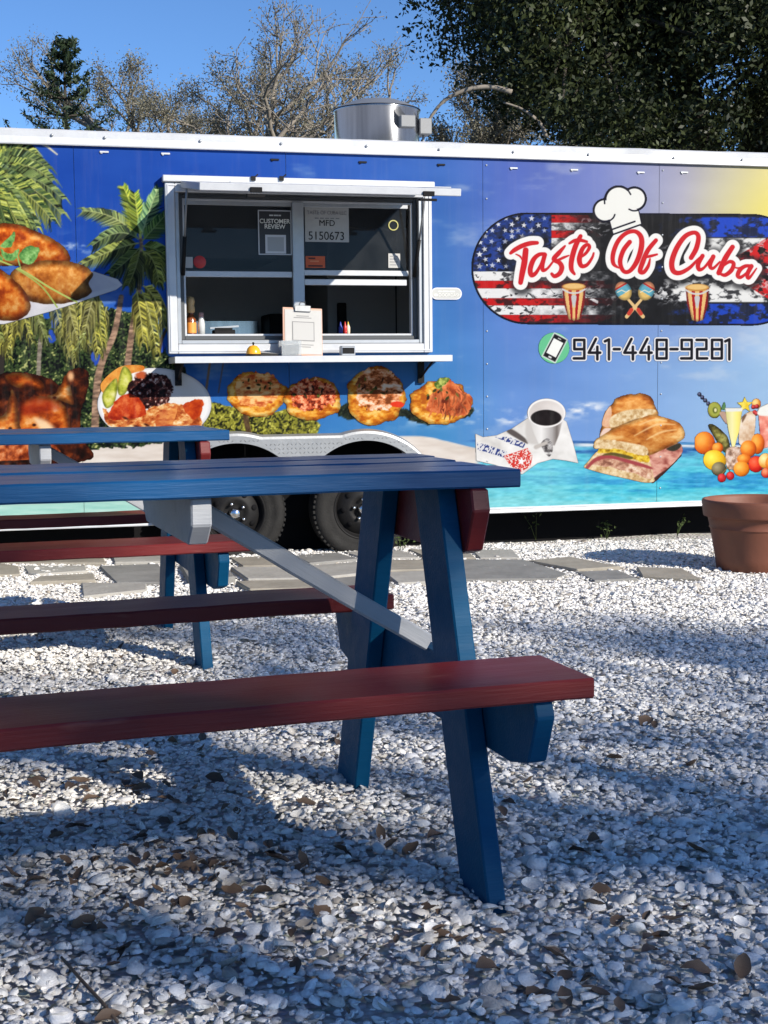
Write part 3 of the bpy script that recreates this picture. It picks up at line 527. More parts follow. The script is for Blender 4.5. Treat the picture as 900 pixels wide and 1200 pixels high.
    for (x, y, r_) in ((188, 415, 132), (350, 290, 160), (535, 280, 137)): c.ell(690 + x * .1, 205 + y * .1, r_ * .1 + 1.0, r_ * .1 + 1.0, K_, soft=.4)
    c.poly(hq([(230, 520), (590, 410), (628, 578), (285, 705)]), K_, smooth=False, soft=.4)
    for (x, y, r_) in ((188, 415, 118), (350, 290, 142), (535, 280, 120)): c.ell(690 + x * .1, 205 + y * .1, r_ * .1, r_ * .1, W_, soft=.4)
    c.poly(hq([(250, 540), (200, 420), (330, 300), (480, 260), (540, 380), (580, 420), (612, 572), (290, 690)]), W_, smooth=False, soft=.4)
    for P in ([(270, 640), (540, 545)], [(292, 695), (600, 585)]): c.line(hq(P), 1.9, K_, soft=.4)
    for P in ([(182, 270), (186, 335)], [(455, 170), (490, 228)], [(305, 465), (285, 505), (240, 540)], [(472, 402), (520, 420), (580, 415)]): c.line(hq(P), 1.8, K_, soft=.4, smooth=True)
    # drums and maracas
    for x0, y0 in ((672.5, 333), (817, 334)):
        c.poly([(x0 - 13.5, y0 + 3), (x0 + 13.5, y0 + 3), (x0 + 12.5, y0 + 24), (x0 + 7, y0 + 41), (x0, y0 + 43), (x0 - 6, y0 + 41), (x0 - 12, y0 + 22)], lambda X, Y, sd: np.where((np.abs(((X - x0) / (13.5 - np.maximum(Y - y0 - 12, 0) * .2)) * 3.1 % 2 - 1) < .48)[..., None], np.array([170, 26, 30.]), np.array([232, 186, 118.])) * (1 - .35 * sst(-4, 0, sd))[..., None], smooth=False)
        c.ell(x0, y0 + 3, 13.8, 4.4, (196, 140, 66)); c.ell(x0, y0 + 2.4, 12, 3, (232, 190, 120)); c.line([(x0 - 13, y0 + 6), (x0 - 5, y0 + 10), (x0 + 5, y0 + 10), (x0 + 13, y0 + 6)], 2, (206, 206, 204), smooth=True, clip=True); c.poly([(x0 - 3, y0 + 14), (x0 + 3, y0 + 14), (x0 + 1, y0 + 26), (x0 - 1, y0 + 26)], (196, 196, 196), clip=True)
    for sg in (-1, 1):
        x, y = 744 + sg * 13.5, 341; c.line([(x - sg * 5, y + 9), (744 - sg * 9.5, 371)], [3, 4.4], (226, 190, 130)); c.line([(744 - sg * 4, 363), (744 - sg * 7, 367.5)], 4.6, (196, 60, 44))
        def mc(X, Y, sd, x=x, y=y, sg=sg):
            v = (Y - y) * .85 + (X - x) * sg * -.5; return np.where((np.abs(v + 1) < 4)[..., None], np.array([96, 170, 190.]), np.where((v < -7)[..., None], np.array([226, 150, 110.]), np.where((v < -4)[..., None], np.array([190, 50, 40.]), np.array([226, 190, 110.])))) * (1 - .3 * sst(-4, 0, sd))[..., None]
        c.ell(x, y, 9.2, 11.5, mc, rot=sg * .5); c.line([(x - 7, y + 1.5), (x - 2, y - 1), (x + 3, y + 1.5), (x + 7, y - 1)], 1, (236, 226, 200), clip=True)
    return c
def phone():
    c = Cv(626, 384, 866, 430, 2.2); q = lambda P: [(620 + x / 3.6, 380 + y / 3.6) for x, y in P]
    c.ell(649.2, 407.8, 18.2, 18.2, (104, 196, 146)); ph = lambda w_, h_: [(649.8 + a * w_ * .87 - b * h_ * -.5 * -1, 407.8 + a * w_ * .5 * -1 * -1 + b * h_ * .87) for a, b in ((-1, -1), (1, -1), (1, 1), (-1, 1))]
    ph = lambda w_, h_, dy=0.: [(650.2 + a * w_ * .88 - (b * h_ + dy) * .46, 407.6 + a * w_ * .46 + (b * h_ + dy) * .88) for a, b in ((-1, -1), (1, -1), (1, 1), (-1, 1))]
    c.poly(ph(9.2, 16), (240, 244, 240), smooth=False, soft=1); c.poly(ph(8, 14.6), (18, 18, 26), smooth=False, soft=1); c.poly(ph(6.3, 9.6), (244, 246, 242), smooth=False, soft=.5); c.poly(ph(2, 1, 12.4), (230, 232, 230), smooth=False); c.poly(ph(2, .6, -12), (200, 204, 200), smooth=False)
    D9 = lambda x: [[(x + 46, 105), (x + 4, 105), (x + 4, 66), (x + 46, 66), (x + 46, 144), (x + 2, 144)]]
    D4 = lambda x: [[(x + 32, 62), (x + 2, 120), (x + 50, 120)], [(x + 38, 95), (x + 38, 148)]]
    D8 = lambda x: [[(x + 4, 66), (x + 45, 66), (x + 45, 144), (x + 4, 144), (x + 4, 66)], [(x + 4, 105), (x + 45, 105)]]
    D1 = lambda x: [[(x, 72), (x + 17, 64), (x + 17, 148)]]
    D2 = lambda x: [[(x + 2, 66), (x + 43, 66), (x + 43, 105), (x + 4, 105), (x + 4, 144), (x + 46, 144)]]
    HY = lambda x, e: [[(x, 105), (e, 105)]]
    S = D9(187) + D4(250) + D1(320) + HY(358, 382) + D4(400) + D4(467) + D8(535) + HY(597, 626) + D9(640) + D2(705) + D8(768) + D1(828)
    for wd, col in ((6.6, (240, 240, 244)), (3.3, (16, 16, 26))):
        for P in S: c.line(q(P), wd, col, soft=.5)
    return c

# ------------------------------------------------------------ ground
def gz(x, y):
    return .012 * (vn(np.asarray(x) * 1.1 + 50, np.asarray(y) * 1.1 + 50, 5) - .5) + .008 * (vn(np.asarray(x) * 3.3 + 50, np.asarray(y) * 3.3 + 50, 6) - .5)
ax = np.concatenate([[-300, -120, -50, -20, -10, -6], np.linspace(-4, 5, 91), [7, 11, 20, 50, 120, 300]]); ay = np.concatenate([[-300, -120, -40, -12, -4, -1], np.linspace(.5, 9.5, 91), [11, 14, 20, 40, 90, 200, 400]])
GX, GY = np.meshgrid(ax, ay); inn = ((GX > -3.9) & (GX < 4.9) & (GY > .6) & (GY < 9.4))
GZ = np.where(inn, gz(GX, GY), 0) - .012
V = np.stack([GX, GY, GZ], -1).reshape(-1, 3); idx = np.arange(len(V)).reshape(GX.shape)
me = np_mesh('ground', V, np.stack([idx[:-1, :-1], idx[:-1, 1:], idx[1:, 1:], idx[1:, :-1]], -1).reshape(-1, 4), smooth=True)
def ground_mat():
    m = mat('shell_ground', (.50, .49, .46), .85); n = m.node_tree.nodes; l = m.node_tree.links; b = n['Principled BSDF']; tc = n['Texture Coordinate']
    v = n.new('ShaderNodeTexVoronoi'); v.inputs['Scale'].default_value = 52; l.new(tc.outputs['Object'], v.inputs[0])
    r = n.new('ShaderNodeValToRGB'); e = r.color_ramp.elements; e[0].position = .05; e[0].color = (.78, .77, .74, 1); e[1].position = .62; e[1].color = (.56, .54, .51, 1)
    l.new(v.outputs['Distance'], r.inputs[0]); x = n.new('ShaderNodeMix'); x.data_type = 'RGBA'; x.blend_type = 'MULTIPLY'; x.inputs[0].default_value = .15
    l.new(r.outputs[0], x.inputs[6]); l.new(v.outputs['Color'], x.inputs[7]); 
    no = n.new('ShaderNodeTexNoise'); no.inputs['Scale'].default_value = .9; no.inputs['Detail'].default_value = 6; l.new(tc.outputs['Object'], no.inputs[0])       # dark grass and dirt added beyond the shell yard to cut bounce light
    sx = n.new('ShaderNodeVectorMath'); sx.operation = 'DISTANCE'; sx.inputs[1].default_value = (0, 5, 0); l.new(tc.outputs['Object'], sx.inputs[0]); ad = n.new('ShaderNodeMath'); ad.operation = 'MULTIPLY_ADD'; ad.inputs[1].default_value = 4; l.new(no.outputs[0], ad.inputs[0]); l.new(sx.outputs['Value'], ad.inputs[2])
    mr = n.new('ShaderNodeMapRange'); mr.inputs[1].default_value = 8.5; mr.inputs[2].default_value = 10; l.new(ad.outputs[0], mr.inputs[0]); gr = n.new('ShaderNodeMix'); gr.data_type = 'RGBA'; gr.inputs[6].default_value = (.06, .075, .03, 1); gr.inputs[7].default_value = (.13, .105, .07, 1); l.new(no.outputs[0], gr.inputs[0])
    fx = n.new('ShaderNodeMix'); fx.data_type = 'RGBA'; l.new(mr.outputs[0], fx.inputs[0]); l.new(x.outputs[2], fx.inputs[6]); l.new(gr.outputs[2], fx.inputs[7]); l.new(fx.outputs[2], b.inputs['Base Color'])
    bp = n.new('ShaderNodeBump'); bp.inputs['Distance'].default_value = .012; bp.invert = True; l.new(v.outputs['Distance'], bp.inputs['Height']); l.new(bp.outputs[0], b.inputs['Normal']); return m
GR = link('ground', me, ground_mat()); GR['kind'] = 'structure'; GR['label'] = 'white crushed shell ground'

# ---- shells: fan shaped valves
def shell_mesh(k):
    q = random.Random(100 + k); asp = q.uniform(.8, 1.15); hgt = q.uniform(.2, .42); off = q.uniform(-.12, .12); vs, fs = [(0, -.42, hgt * .45)], []; N = 11
    out = []
    for i in range(N):
        a = math.pi * (-.5 + 2 * (i + .5) / N); r = .5 + .10 * math.sin(a) + q.uniform(-.03, .03); out.append((r * asp * math.cos(a) + off * .3, r * math.sin(a)))
    for t, hh in ((.45, 1.), (.8, .55), (1., 0.)):
        for i, (x, y) in enumerate(out): vs.append((x * t + off * (1 - t), (y + .30) * t - .30 - .12 * (1 - t), hgt * hh * (1 + .12 * (i % 2) * (t > .5))))
    for i in range(N): fs.append((0, 1 + i, 1 + (i + 1) % N))
    for j in range(2):
        for i in range(N): fs.append((1 + j * N + i, 1 + (j + 1) * N + i, 1 + (j + 1) * N + (i + 1) % N, 1 + j * N + (i + 1) % N))
    if k == 6: vs = [(x, y * .55, z * .7) for x, y, z in vs]
    if k == 7: vs = [(x * .5, y, z * .8) for x, y, z in vs]
    b = MB(); b.add(vs, fs, True); me = b.mesh('shell'); me.materials.append(shell_mat()); return me
def shell_mat():
    if 'shell' in MATS: return MATS['shell']
    m = mat('shell', (.7, .69, .66), .5, spec=.4); n = m.node_tree.nodes; l = m.node_tree.links; b = n['Principled BSDF']; tc = n['Texture Coordinate']
    oi = n.new('ShaderNodeObjectInfo'); r = n.new('ShaderNodeValToRGB'); cr = r.color_ramp; cr.elements[0].color = (.34, .30, .25, 1); cr.elements[1].color = (.90, .88, .85, 1)
    for p, c in ((.03, (.42, .38, .33)), (.06, (.62, .58, .52)), (.25, (.78, .755, .71)), (.6, (.86, .84, .80))): e = cr.elements.new(p); e.color = (*c, 1)
    l.new(oi.outputs['Random'], r.inputs[0])
    w_ = n.new('ShaderNodeTexNoise'); w_.inputs['Scale'].default_value = 3.2; w_.inputs['Detail'].default_value = 4; l.new(tc.outputs['Object'], w_.inputs[0])
    mr = n.new('ShaderNodeMapRange'); mr.inputs[1].default_value = .35; mr.inputs[2].default_value = .7; mr.inputs[3].default_value = .84; mr.inputs[4].default_value = 1.08; l.new(w_.outputs[0], mr.inputs[0])
    x = n.new('ShaderNodeMix'); x.data_type = 'RGBA'; x.blend_type = 'MULTIPLY'; x.inputs[0].default_value = 1; l.new(r.outputs[0], x.inputs[6]); l.new(mr.outputs[0], x.inputs[7]); l.new(x.outputs[2], b.inputs['Base Color'])
    wv = n.new('ShaderNodeTexWave'); wv.wave_type = 'RINGS'; wv.rings_direction = 'SPHERICAL'; wv.inputs['Scale'].default_value = 5; wv.inputs['Distortion'].default_value = 1.5; l.new(tc.outputs['Object'], wv.inputs[0])
    bp = n.new('ShaderNodeBump'); bp.inputs['Strength'].default_value = .15; bp.inputs['Distance'].default_value = .05; l.new(wv.outputs[0], bp.inputs['Height']); l.new(bp.outputs[0], b.inputs['Normal']); return m
SHM = [shell_mesh(k) for k in range(8)]
# individually built: the largest nearest the viewer, children of the ground
SRC = []; sr = random.Random(31)
for i in range(300):
    px, py = sr.uniform(-20, 920), 1190 - 235 * sr.random() ** 1.3; p = ground(px, py); k = i % 8; sc = sr.uniform(.022, .037) * (1 if sr.random() < .85 else 1.25)
    o = bpy.data.objects.new('shell', SHM[k]); COL.objects.link(o); o.parent = GR; o.location = (p.x, p.y, float(gz(p.x, p.y)) + .006 + .004 * sr.random())
    flip = sr.random() < .3; o.rotation_euler = (sr.gauss(0, .3) + (math.pi if flip else 0), sr.gauss(0, .3), sr.uniform(0, 6.28)); o.scale = (sc,) * 3
    if flip: o.location.z += .006
    if i < 8: SRC.append(o)
# everything else: one scatter
def scatter():
    g = np.random.default_rng(77); y = np.sqrt(g.uniform(.9 ** 2, 8.6 ** 2, 225000)); x = g.uniform(-1, 1, len(y)) * (.36 * y + .75) + .05 * y
    d = np.where(y < 3.2, 1., np.where(y < 5, .92, .82)); k = g.random(len(y)) < d; x, y = x[k], y[k]
    ly = -x * SP + (y - TD) * CP; k = ly < .14; x, y = x[k], y[k]; n = len(x)
    big = g.random(n); sc = np.where(big > .93, np.where(big > .985, g.uniform(.034, .044, n), g.uniform(.023, .033, n)), np.where(big > .45, g.uniform(.014, .023, n), g.uniform(.007, .014, n)))
    flip = g.random(n) < .18; z = gz(x, y) + g.uniform(-.006, .005, n) + flip * sc * .25 + (sc < .014) * g.uniform(0, .006, n)
    me = bpy.data.meshes.new('shell_bed'); me.vertices.add(n); me.vertices.foreach_set('co', np.stack([x, y, z], -1).astype(np.float32).ravel())
    rot = np.stack([g.normal(0, .2, n) + flip * math.pi, g.normal(0, .2, n), g.uniform(0, 6.283, n)], -1)
    a = me.attributes.new('rot', 'FLOAT_VECTOR', 'POINT'); a.data.foreach_set('vector', rot.astype(np.float32).ravel())
    a = me.attributes.new('size', 'FLOAT', 'POINT'); a.data.foreach_set('value', sc.astype(np.float32))
    a = me.attributes.new('pick', 'INT', 'POINT'); a.data.foreach_set('value', g.integers(0, 8, n).astype(np.int32))
    o = link('shell_bed', me, None); o['kind'] = 'stuff'; o['label'] = 'thick bed of small white sea shells covering the ground'; o['category'] = 'shells'
    ng = bpy.data.node_groups.new('shell_scatter', 'GeometryNodeTree'); ng.interface.new_socket('Geometry', in_out='INPUT', socket_type='NodeSocketGeometry'); ng.interface.new_socket('Geometry', in_out='OUTPUT', socket_type='NodeSocketGeometry')
    N, Lk = ng.nodes, ng.links; gi, go = N.new('NodeGroupInput'), N.new('NodeGroupOutput'); ip = N.new('GeometryNodeInstanceOnPoints'); jn = N.new('GeometryNodeJoinGeometry')
    for s in reversed(SRC):
        oi = N.new('GeometryNodeObjectInfo'); oi.inputs['Object'].default_value = s; oi.inputs['As Instance'].default_value = True; Lk.new(oi.outputs['Geometry'], jn.inputs[0])
    def na(nm, ty):
        q = N.new('GeometryNodeInputNamedAttribute'); q.data_type = ty; q.inputs[0].default_value = nm; return [s for s in q.outputs if s.enabled][0]
    Lk.new(gi.outputs[0], ip.inputs['Points']); Lk.new(jn.outputs[0], ip.inputs['Instance']); ip.inputs['Pick Instance'].default_value = True
    Lk.new(na('pick', 'INT'), ip.inputs['Instance Index']); er = N.new('FunctionNodeEulerToRotation'); Lk.new(na('rot', 'FLOAT_VECTOR'), er.inputs[0]); Lk.new(er.outputs[0], ip.inputs['Rotation']); Lk.new(na('size', 'FLOAT'), ip.inputs['Scale'])
    Lk.new(ip.outputs[0], go.inputs[0]); md = o.modifiers.new('scatter', 'NODES'); md.node_group = ng
scatter()

# ---- stepping slabs in front of the trailer
M_SLAB = [mat('slab_grey', (.25, .245, .23), .8, noise=(5, .8, (.16, .155, .145)), bump=(30, .4)), mat('slab_tan', (.33, .30, .245), .8, noise=(6, .8, (.23, .205, .165)), bump=(30, .4)), mat('slab_pale', (.38, .365, .33), .8, noise=(6, .8, (.28, .265, .235)), bump=(35, .4))]
SLABS = [([(538, 656), (614, 656), (666, 672), (652, 677), (538, 678)], 0), ([(618, 656), (668, 652), (728, 664), (676, 667)], 1), ([(674, 669), (724, 667.5), (748, 678), (696, 680.5)], 0), ([(746, 664), (800, 666), (822, 678), (752, 674)], 1),
         ([(0, 660), (22, 663), (24, 672), (-30, 674), (-40, 661)], 1), ([(27, 663), (100, 662), (102, 668), (44, 672.5), (32, 671)], 2), ([(46, 675), (110, 671), (112, 679), (34, 682)], 1), ([(116, 663), (186, 661), (200, 682), (136, 682)], 0), ([(95, 682), (172, 684), (172, 691), (97, 698)], 2),
         ([(210, 660), (262, 659), (276, 676), (222, 681)], 0), ([(268, 653), (330, 651), (352, 662), (284, 663)], 1), ([(270, 665), (356, 664), (366, 676), (290, 678)], 2), ([(276, 681), (372, 678), (386, 688), (292, 690)], 1), ([(344, 650), (396, 647), (420, 655), (362, 660)], 0), ([(366, 662), (424, 658), (440, 670), (376, 676)], 2), ([(382, 678), (444, 673), (462, 684), (398, 688)], 0),
         ([(402, 646.5), (470, 644), (492, 653), (426, 654)], 2), ([(430, 656), (496, 655), (512, 666), (446, 669)], 1), ([(450, 671), (532, 667), (534, 679), (466, 683)], 2), ([(478, 643.5), (545, 644), (558, 653), (500, 653)], 1), ([(500, 655), (534, 656), (534, 665), (514, 665)], 0), ([(552, 644), (600, 643.5), (610, 653.5), (562, 653.5)], 2), ([(-60, 652), (120, 650), (124, 659), (-60, 659)], 1), ([(130, 650), (255, 648), (262, 656), (134, 659)], 2)]
for i, (P, k) in enumerate(SLABS):
    zt = .020 + .004 * math.sin(i * 2.3); pts = [ground(x, y, zt) for x, y in P]; b = MB(); tl = Vector((math.sin(i) * .012, math.cos(i * 1.7) * .008, 0)); c = sum(pts, Vector()) / len(pts)
    vs = [p + Vector((0, 0, tl.dot(p - c))) for p in pts]; n = len(vs); b.add(vs + [p - Vector((0, 0, .05)) for p in vs], [tuple(range(n - 1, -1, -1)), tuple(range(n, 2 * n))] + [(j, (j + 1) % n, n + (j + 1) % n, n + j) for j in range(n)])
    o = b.build('stepping_slab', M_SLAB[k], GR, bevel=.006)

# ------------------------------------------------------------ shared materials
M_PRINT = mat('vinyl_print', rough=.4, spec=.06, attr='print', bump=(2, .12))
def weather(m):                                       # faint vertical rain streaks and dust in the vinyl
    n = m.node_tree.nodes; l = m.node_tree.links; b = n['Principled BSDF']; src = b.inputs['Base Color'].links[0].from_socket
    tc = n.new('ShaderNodeTexCoord'); mp = n.new('ShaderNodeMapping'); mp.inputs['Scale'].default_value = (9, 1, .5); t = n.new('ShaderNodeTexNoise'); t.inputs['Scale'].default_value = 2; t.inputs['Detail'].default_value = 8; t.inputs['Roughness'].default_value = .7
    l.new(tc.outputs['Object'], mp.inputs[0]); l.new(mp.outputs[0], t.inputs[0]); r = n.new('ShaderNodeMapRange'); r.inputs[1].default_value = .5; r.inputs[2].default_value = .8; r.inputs[4].default_value = .07; l.new(t.outputs[0], r.inputs[0])
    x = n.new('ShaderNodeMix'); x.data_type = 'RGBA'; l.new(r.outputs[0], x.inputs[0]); l.new(src, x.inputs[6]); x.inputs[7].default_value = (.30, .29, .27, 1); l.new(x.outputs[2], b.inputs['Base Color'])
weather(M_PRINT)
M_ALU = mat('white_aluminium', (.56, .57, .585), .38, .15, noise=(9, .6, (.45, .46, .49)), bump=(40, .05))
M_MILL = mat('mill_aluminium', (.29, .30, .31), .45, .5, noise=(14, .6, (.22, .23, .24)), bump=(60, .05))
M_GREYM = mat('grey_frame_metal', (.42, .44, .46), .4, .5, noise=(20, .4, (.32, .34, .37)))
M_BLACK = mat('black_steel', (.008, .008, .009), .55, spec=.15, noise=(20, .6, (.016, .015, .014)))
M_RUB = mat('tyre_rubber', (.015, .0145, .014), .8, spec=.2, noise=(16, .8, (.026, .025, .024)), bump=(90, .25))
M_DARKIN = mat('interior_panel', (.62, .63, .64), .45, noise=(3, .5, (.48, .49, .5)))
M_STEEL = mat('stainless', (.50, .51, .53), .17, 1., noise=(2.2, .8, (.22, .23, .25)), stretch=(4, 4, .15))  # dark vertical bands in the colour imitate reflections
M_BLIND = mat('underbody', (.008, .008, .009), .9, spec=.08)
M_WHITE = mat('white_paper', (.45, .445, .43), .7, noise=(30, .3, (.4, .395, .385)))
M_INK = mat('black_ink', (.012, .012, .014), .6)
def glass_mat():
    m = bpy.data.materials.new('window_glass'); m.use_nodes = True; n = m.node_tree.nodes; l = m.node_tree.links; n.clear()
    o = n.new('ShaderNodeOutputMaterial'); t = n.new('ShaderNodeBsdfTransparent'); t.inputs[0].default_value = (.25, .29, .33, 1)
    g = n.new('ShaderNodeBsdfGlossy'); g.inputs['Roughness'].default_value = .02; f = n.new('ShaderNodeFresnel'); f.inputs[0].default_value = 1.28
    d = n.new('ShaderNodeBsdfDiffuse'); d.inputs[0].default_value = (.5, .52, .54, 1)
    tc = n.new('ShaderNodeTexCoord'); no = n.new('ShaderNodeTexNoise'); no.inputs['Scale'].default_value = 6; no.inputs['Detail'].default_value = 6; l.new(tc.outputs['Object'], no.inputs[0])
    r = n.new('ShaderNodeMapRange'); r.inputs[1].default_value = .3; r.inputs[2].default_value = .8; r.inputs[3].default_value = .012; r.inputs[4].default_value = .05; l.new(no.outputs[0], r.inputs[0])
    a = n.new('ShaderNodeMixShader'); l.new(r.outputs[0], a.inputs[0]); l.new(t.outputs[0], a.inputs[1]); l.new(d.outputs[0], a.inputs[2])
    b = n.new('ShaderNodeMixShader'); l.new(f.outputs[0], b.inputs[0]); l.new(a.outputs[0], b.inputs[1]); l.new(g.outputs[0], b.inputs[2]); l.new(b.outputs[0], o.inputs[0]); return m
M_GLASS = glass_mat()

# ------------------------------------------------------------ food trailer
TR = thing('food_trailer', 'long blue food trailer wrapped with palms, Cuban dishes and a Taste Of Cuba badge', 'food trailer', (0, TD, 0), PHI)
S0, S1, ZB, ZT, DEP = -3.25, 3.75, .2055, 2.335, 2.25
OS0, OS1, OZ0, OZ1 = -1.16, .225, 1.2, 2.045           # serving opening cut in the wall
HUBS, HZ = (-.865, -.117), .25                         # wheel hubs
def wall_sheet(name, s0, s1, step, label=None):
    ns, nz = max(2, int((s1 - s0) / step) + 1), int((ZT - .05 - ZB) / step) + 1
    s, z = np.meshgrid(np.linspace(s0, s1, ns), np.linspace(ZB + .01, ZT - .05, nz))
    px, py = wall_to_px(s, z); V = np.stack([s, 0 * s, z], -1).reshape(-1, 3); cols = bg_col(px, py).reshape(-1, 3) * .58
    idx = np.arange(ns * nz).reshape(nz, ns); q = np.stack([idx[:-1, :-1], idx[:-1, 1:], idx[1:, 1:], idx[1:, :-1]], -1).reshape(-1, 4)
    c = V[q].mean(1); keep = ~((c[:, 0] > OS0) & (c[:, 0] < OS1) & (c[:, 2] > OZ0) & (c[:, 2] < OZ1))
    for h in HUBS: keep &= np.hypot(c[:, 0] - h, c[:, 2] - HZ) > .43
    keep &= ~((c[:, 0] > HUBS[0]) & (c[:, 0] < HUBS[1]) & (c[:, 2] < .66))
    q = q[keep]; u, inv = np.unique(q, return_inverse=True)
    return link(name, np_mesh(name, V[u], inv.reshape(-1, 4), cols[u]), M_PRINT, TR, label=label)
seams = [S0, -2.22, -1.70, -.545, .609, 1.718, 2.87, S1]
for a, b in zip(seams[:-1], seams[1:]):
    st = .0105 if b < -2.2 or a > 2.6 else (.0042 if b < .3 else .0062)
    wall_sheet('wall_panel', a + .0012, b - .0012, st)
def decal(name, cv, off, label, gain=.58):
    s, z = wall(cv.X, cv.Y, off); V = np.stack([s, 0 * s - off, z], -1).reshape(-1, 3); cols = srgb(np.clip(cv.C, 0, 255)).reshape(-1, 3) * gain
    idx = np.arange(cv.w * cv.h).reshape(cv.h, cv.w); q = np.stack([idx[1:, :-1], idx[1:, 1:], idx[:-1, 1:], idx[:-1, :-1]], -1).reshape(-1, 4)
    q = q[cv.A.reshape(-1)[q].mean(1) > .5]; u, inv = np.unique(q, return_inverse=True)
    return link(name, np_mesh(name, V[u], inv.reshape(-1, 4), cols[u]), M_PRINT, TR, label=label)
decal('printed_croquettes', croquettes(), .002, 'golden croquettes with a parsley sprig printed on the wrap')
decal('printed_chicken', chicken(), .002, 'dark roasted chicken printed on the wrap')
decal('printed_plate', plate(), .002, 'white plate of beans, avocado and shredded meat printed on the wrap')
for k, (cx, cy, rx, ry) in enumerate([(301, 462, 35, 27), (366, 468, 33.5, 26), (441, 464, 34.5, 34.5), (517, 472, 37, 26)]):
    decal('printed_toston', toston(cx, cy, rx, ry, k), .002 + .001 * k, ['filled plantain cup with pale topping printed on the wrap', 'filled plantain cup with red shrimp filling printed on the wrap', 'filled plantain cup with a red pepper strip printed on the wrap', 'plantain cup heaped with shredded beef printed on the wrap'][k])
decal('printed_coffee', coffee(), .002, 'white coffee cup on a napkin with a Cuban flag map printed on the wrap')
decal('printed_sandwich', sandwich(), .002, 'pressed Cuban sandwich cut in two printed on the wrap')
decal('printed_fruit', fruit(), .002, 'tropical fruit and cocktail glasses printed on the wrap')
decal('logo_badge', badge(), .002, 'black rounded badge with flags, a chef hat and red script reading Taste Of Cuba')
decal('phone_number', phone(), .002, 'green phone icon and the number 941-448-9281')
# shell of the trailer
b = MB(); b.box(S0, S1, .02, DEP, ZT - .03, ZT - .005); b.build('roof', M_ALU, TR)
b = MB(); b.box(S0, S1, DEP - .03, DEP, ZB, ZT - .031); b.build('rear_wall', M_ALU, TR)
for x in (S0, S1 - .03): MB().box(x, x + .03, .003, DEP - .031, ZB, ZT - .031).build('end_wall', M_ALU, TR)
MB().box(S0 + .031, S1 - .031, .34, DEP - .031, ZB + .001, ZB + .04).build('floor_plate', M_BLIND, TR)
# top rail: a folded aluminium cap with small dents
def rail(name, z0, z1, out, seed, s0=S0, s1=S1, n=160):
    rr = np.random.default_rng(seed); b = MB(); vs, fs = [], []
    dz = np.convolve(rr.normal(0, .0026, n + 8), np.ones(4) / 4, 'same')[:n]
    for i in range(n):
        s = s0 + (s1 - s0) * i / (n - 1); d = dz[i]
        for p in [(.0, z0), (-out, z0), (-out - .002, z0 + .006), (-out * .9, (z0 + z1) / 2 + d), (-out - d * .8, z1 - .008), (-out * .6, z1 + d * .6), (.03, z1 + d * .5)]: vs.append((s, p[0], p[1]))
    for i in range(n - 1):
        for k in range(6): fs.append((i * 7 + k, i * 7 + k + 1, (i + 1) * 7 + k + 1, (i + 1) * 7 + k))
    b.add(vs, fs, False); return b.build(name, M_ALU, TR)
rail('roof_rail', 2.258, 2.34, .022, 3)
rail('bottom_rail', ZB - .004, ZB + .03, .014, 4, S0, HUBS[0] - .46, 60); rail('bottom_rail', ZB - .004, ZB + .03, .014, 5, HUBS[1] + .46, S1, 90)
for k, (x, y) in enumerate([(61, 158), (123, 161), (235, 165), (330, 168), (430, 171), (515, 175), (602, 178), (690, 181), (790, 185), (870, 187)]):
    p = lw(x, y, .028); MB().lathe([(.0, .004), (.006, .003), (.008, 0), (.008, -.004)], 8, Matrix.Translation(p) @ Matrix.Rotation(R(90), 4, 'X')).build('rivet', M_GREYM, TR)
for k, (x, y) in enumerate([(122, 178), (194, 180), (322, 187), (425, 190), (517, 193), (602, 197), (673, 199), (751, 202), (802, 202)]):
    p = lw(x, y, .004); m_ = M_BLACK if k in (2, 3, 4) else (M_ALU if k < 2 else M_GREYM)
    MB().box(p.x - .024, p.x + .024, -.007, -.001, p.z - .005, p.z + .005).box(p.x - .02, p.x - .009, -.008, -.002, p.z - .010, p.z - .0055).build('hanger_clip', m_, TR, bevel=.0015)
for sm in (.609, 1.718):
    for k in range(11):
        z = .32 + k * .19; p = Vector((sm + .022, -.003, z)); MB().lathe([(0, .0025), (.004, .0015), (.0055, 0)], 7, Matrix.Translation(p) @ Matrix.Rotation(R(90), 4, 'X')).build('rivet', M_GREYM, TR)
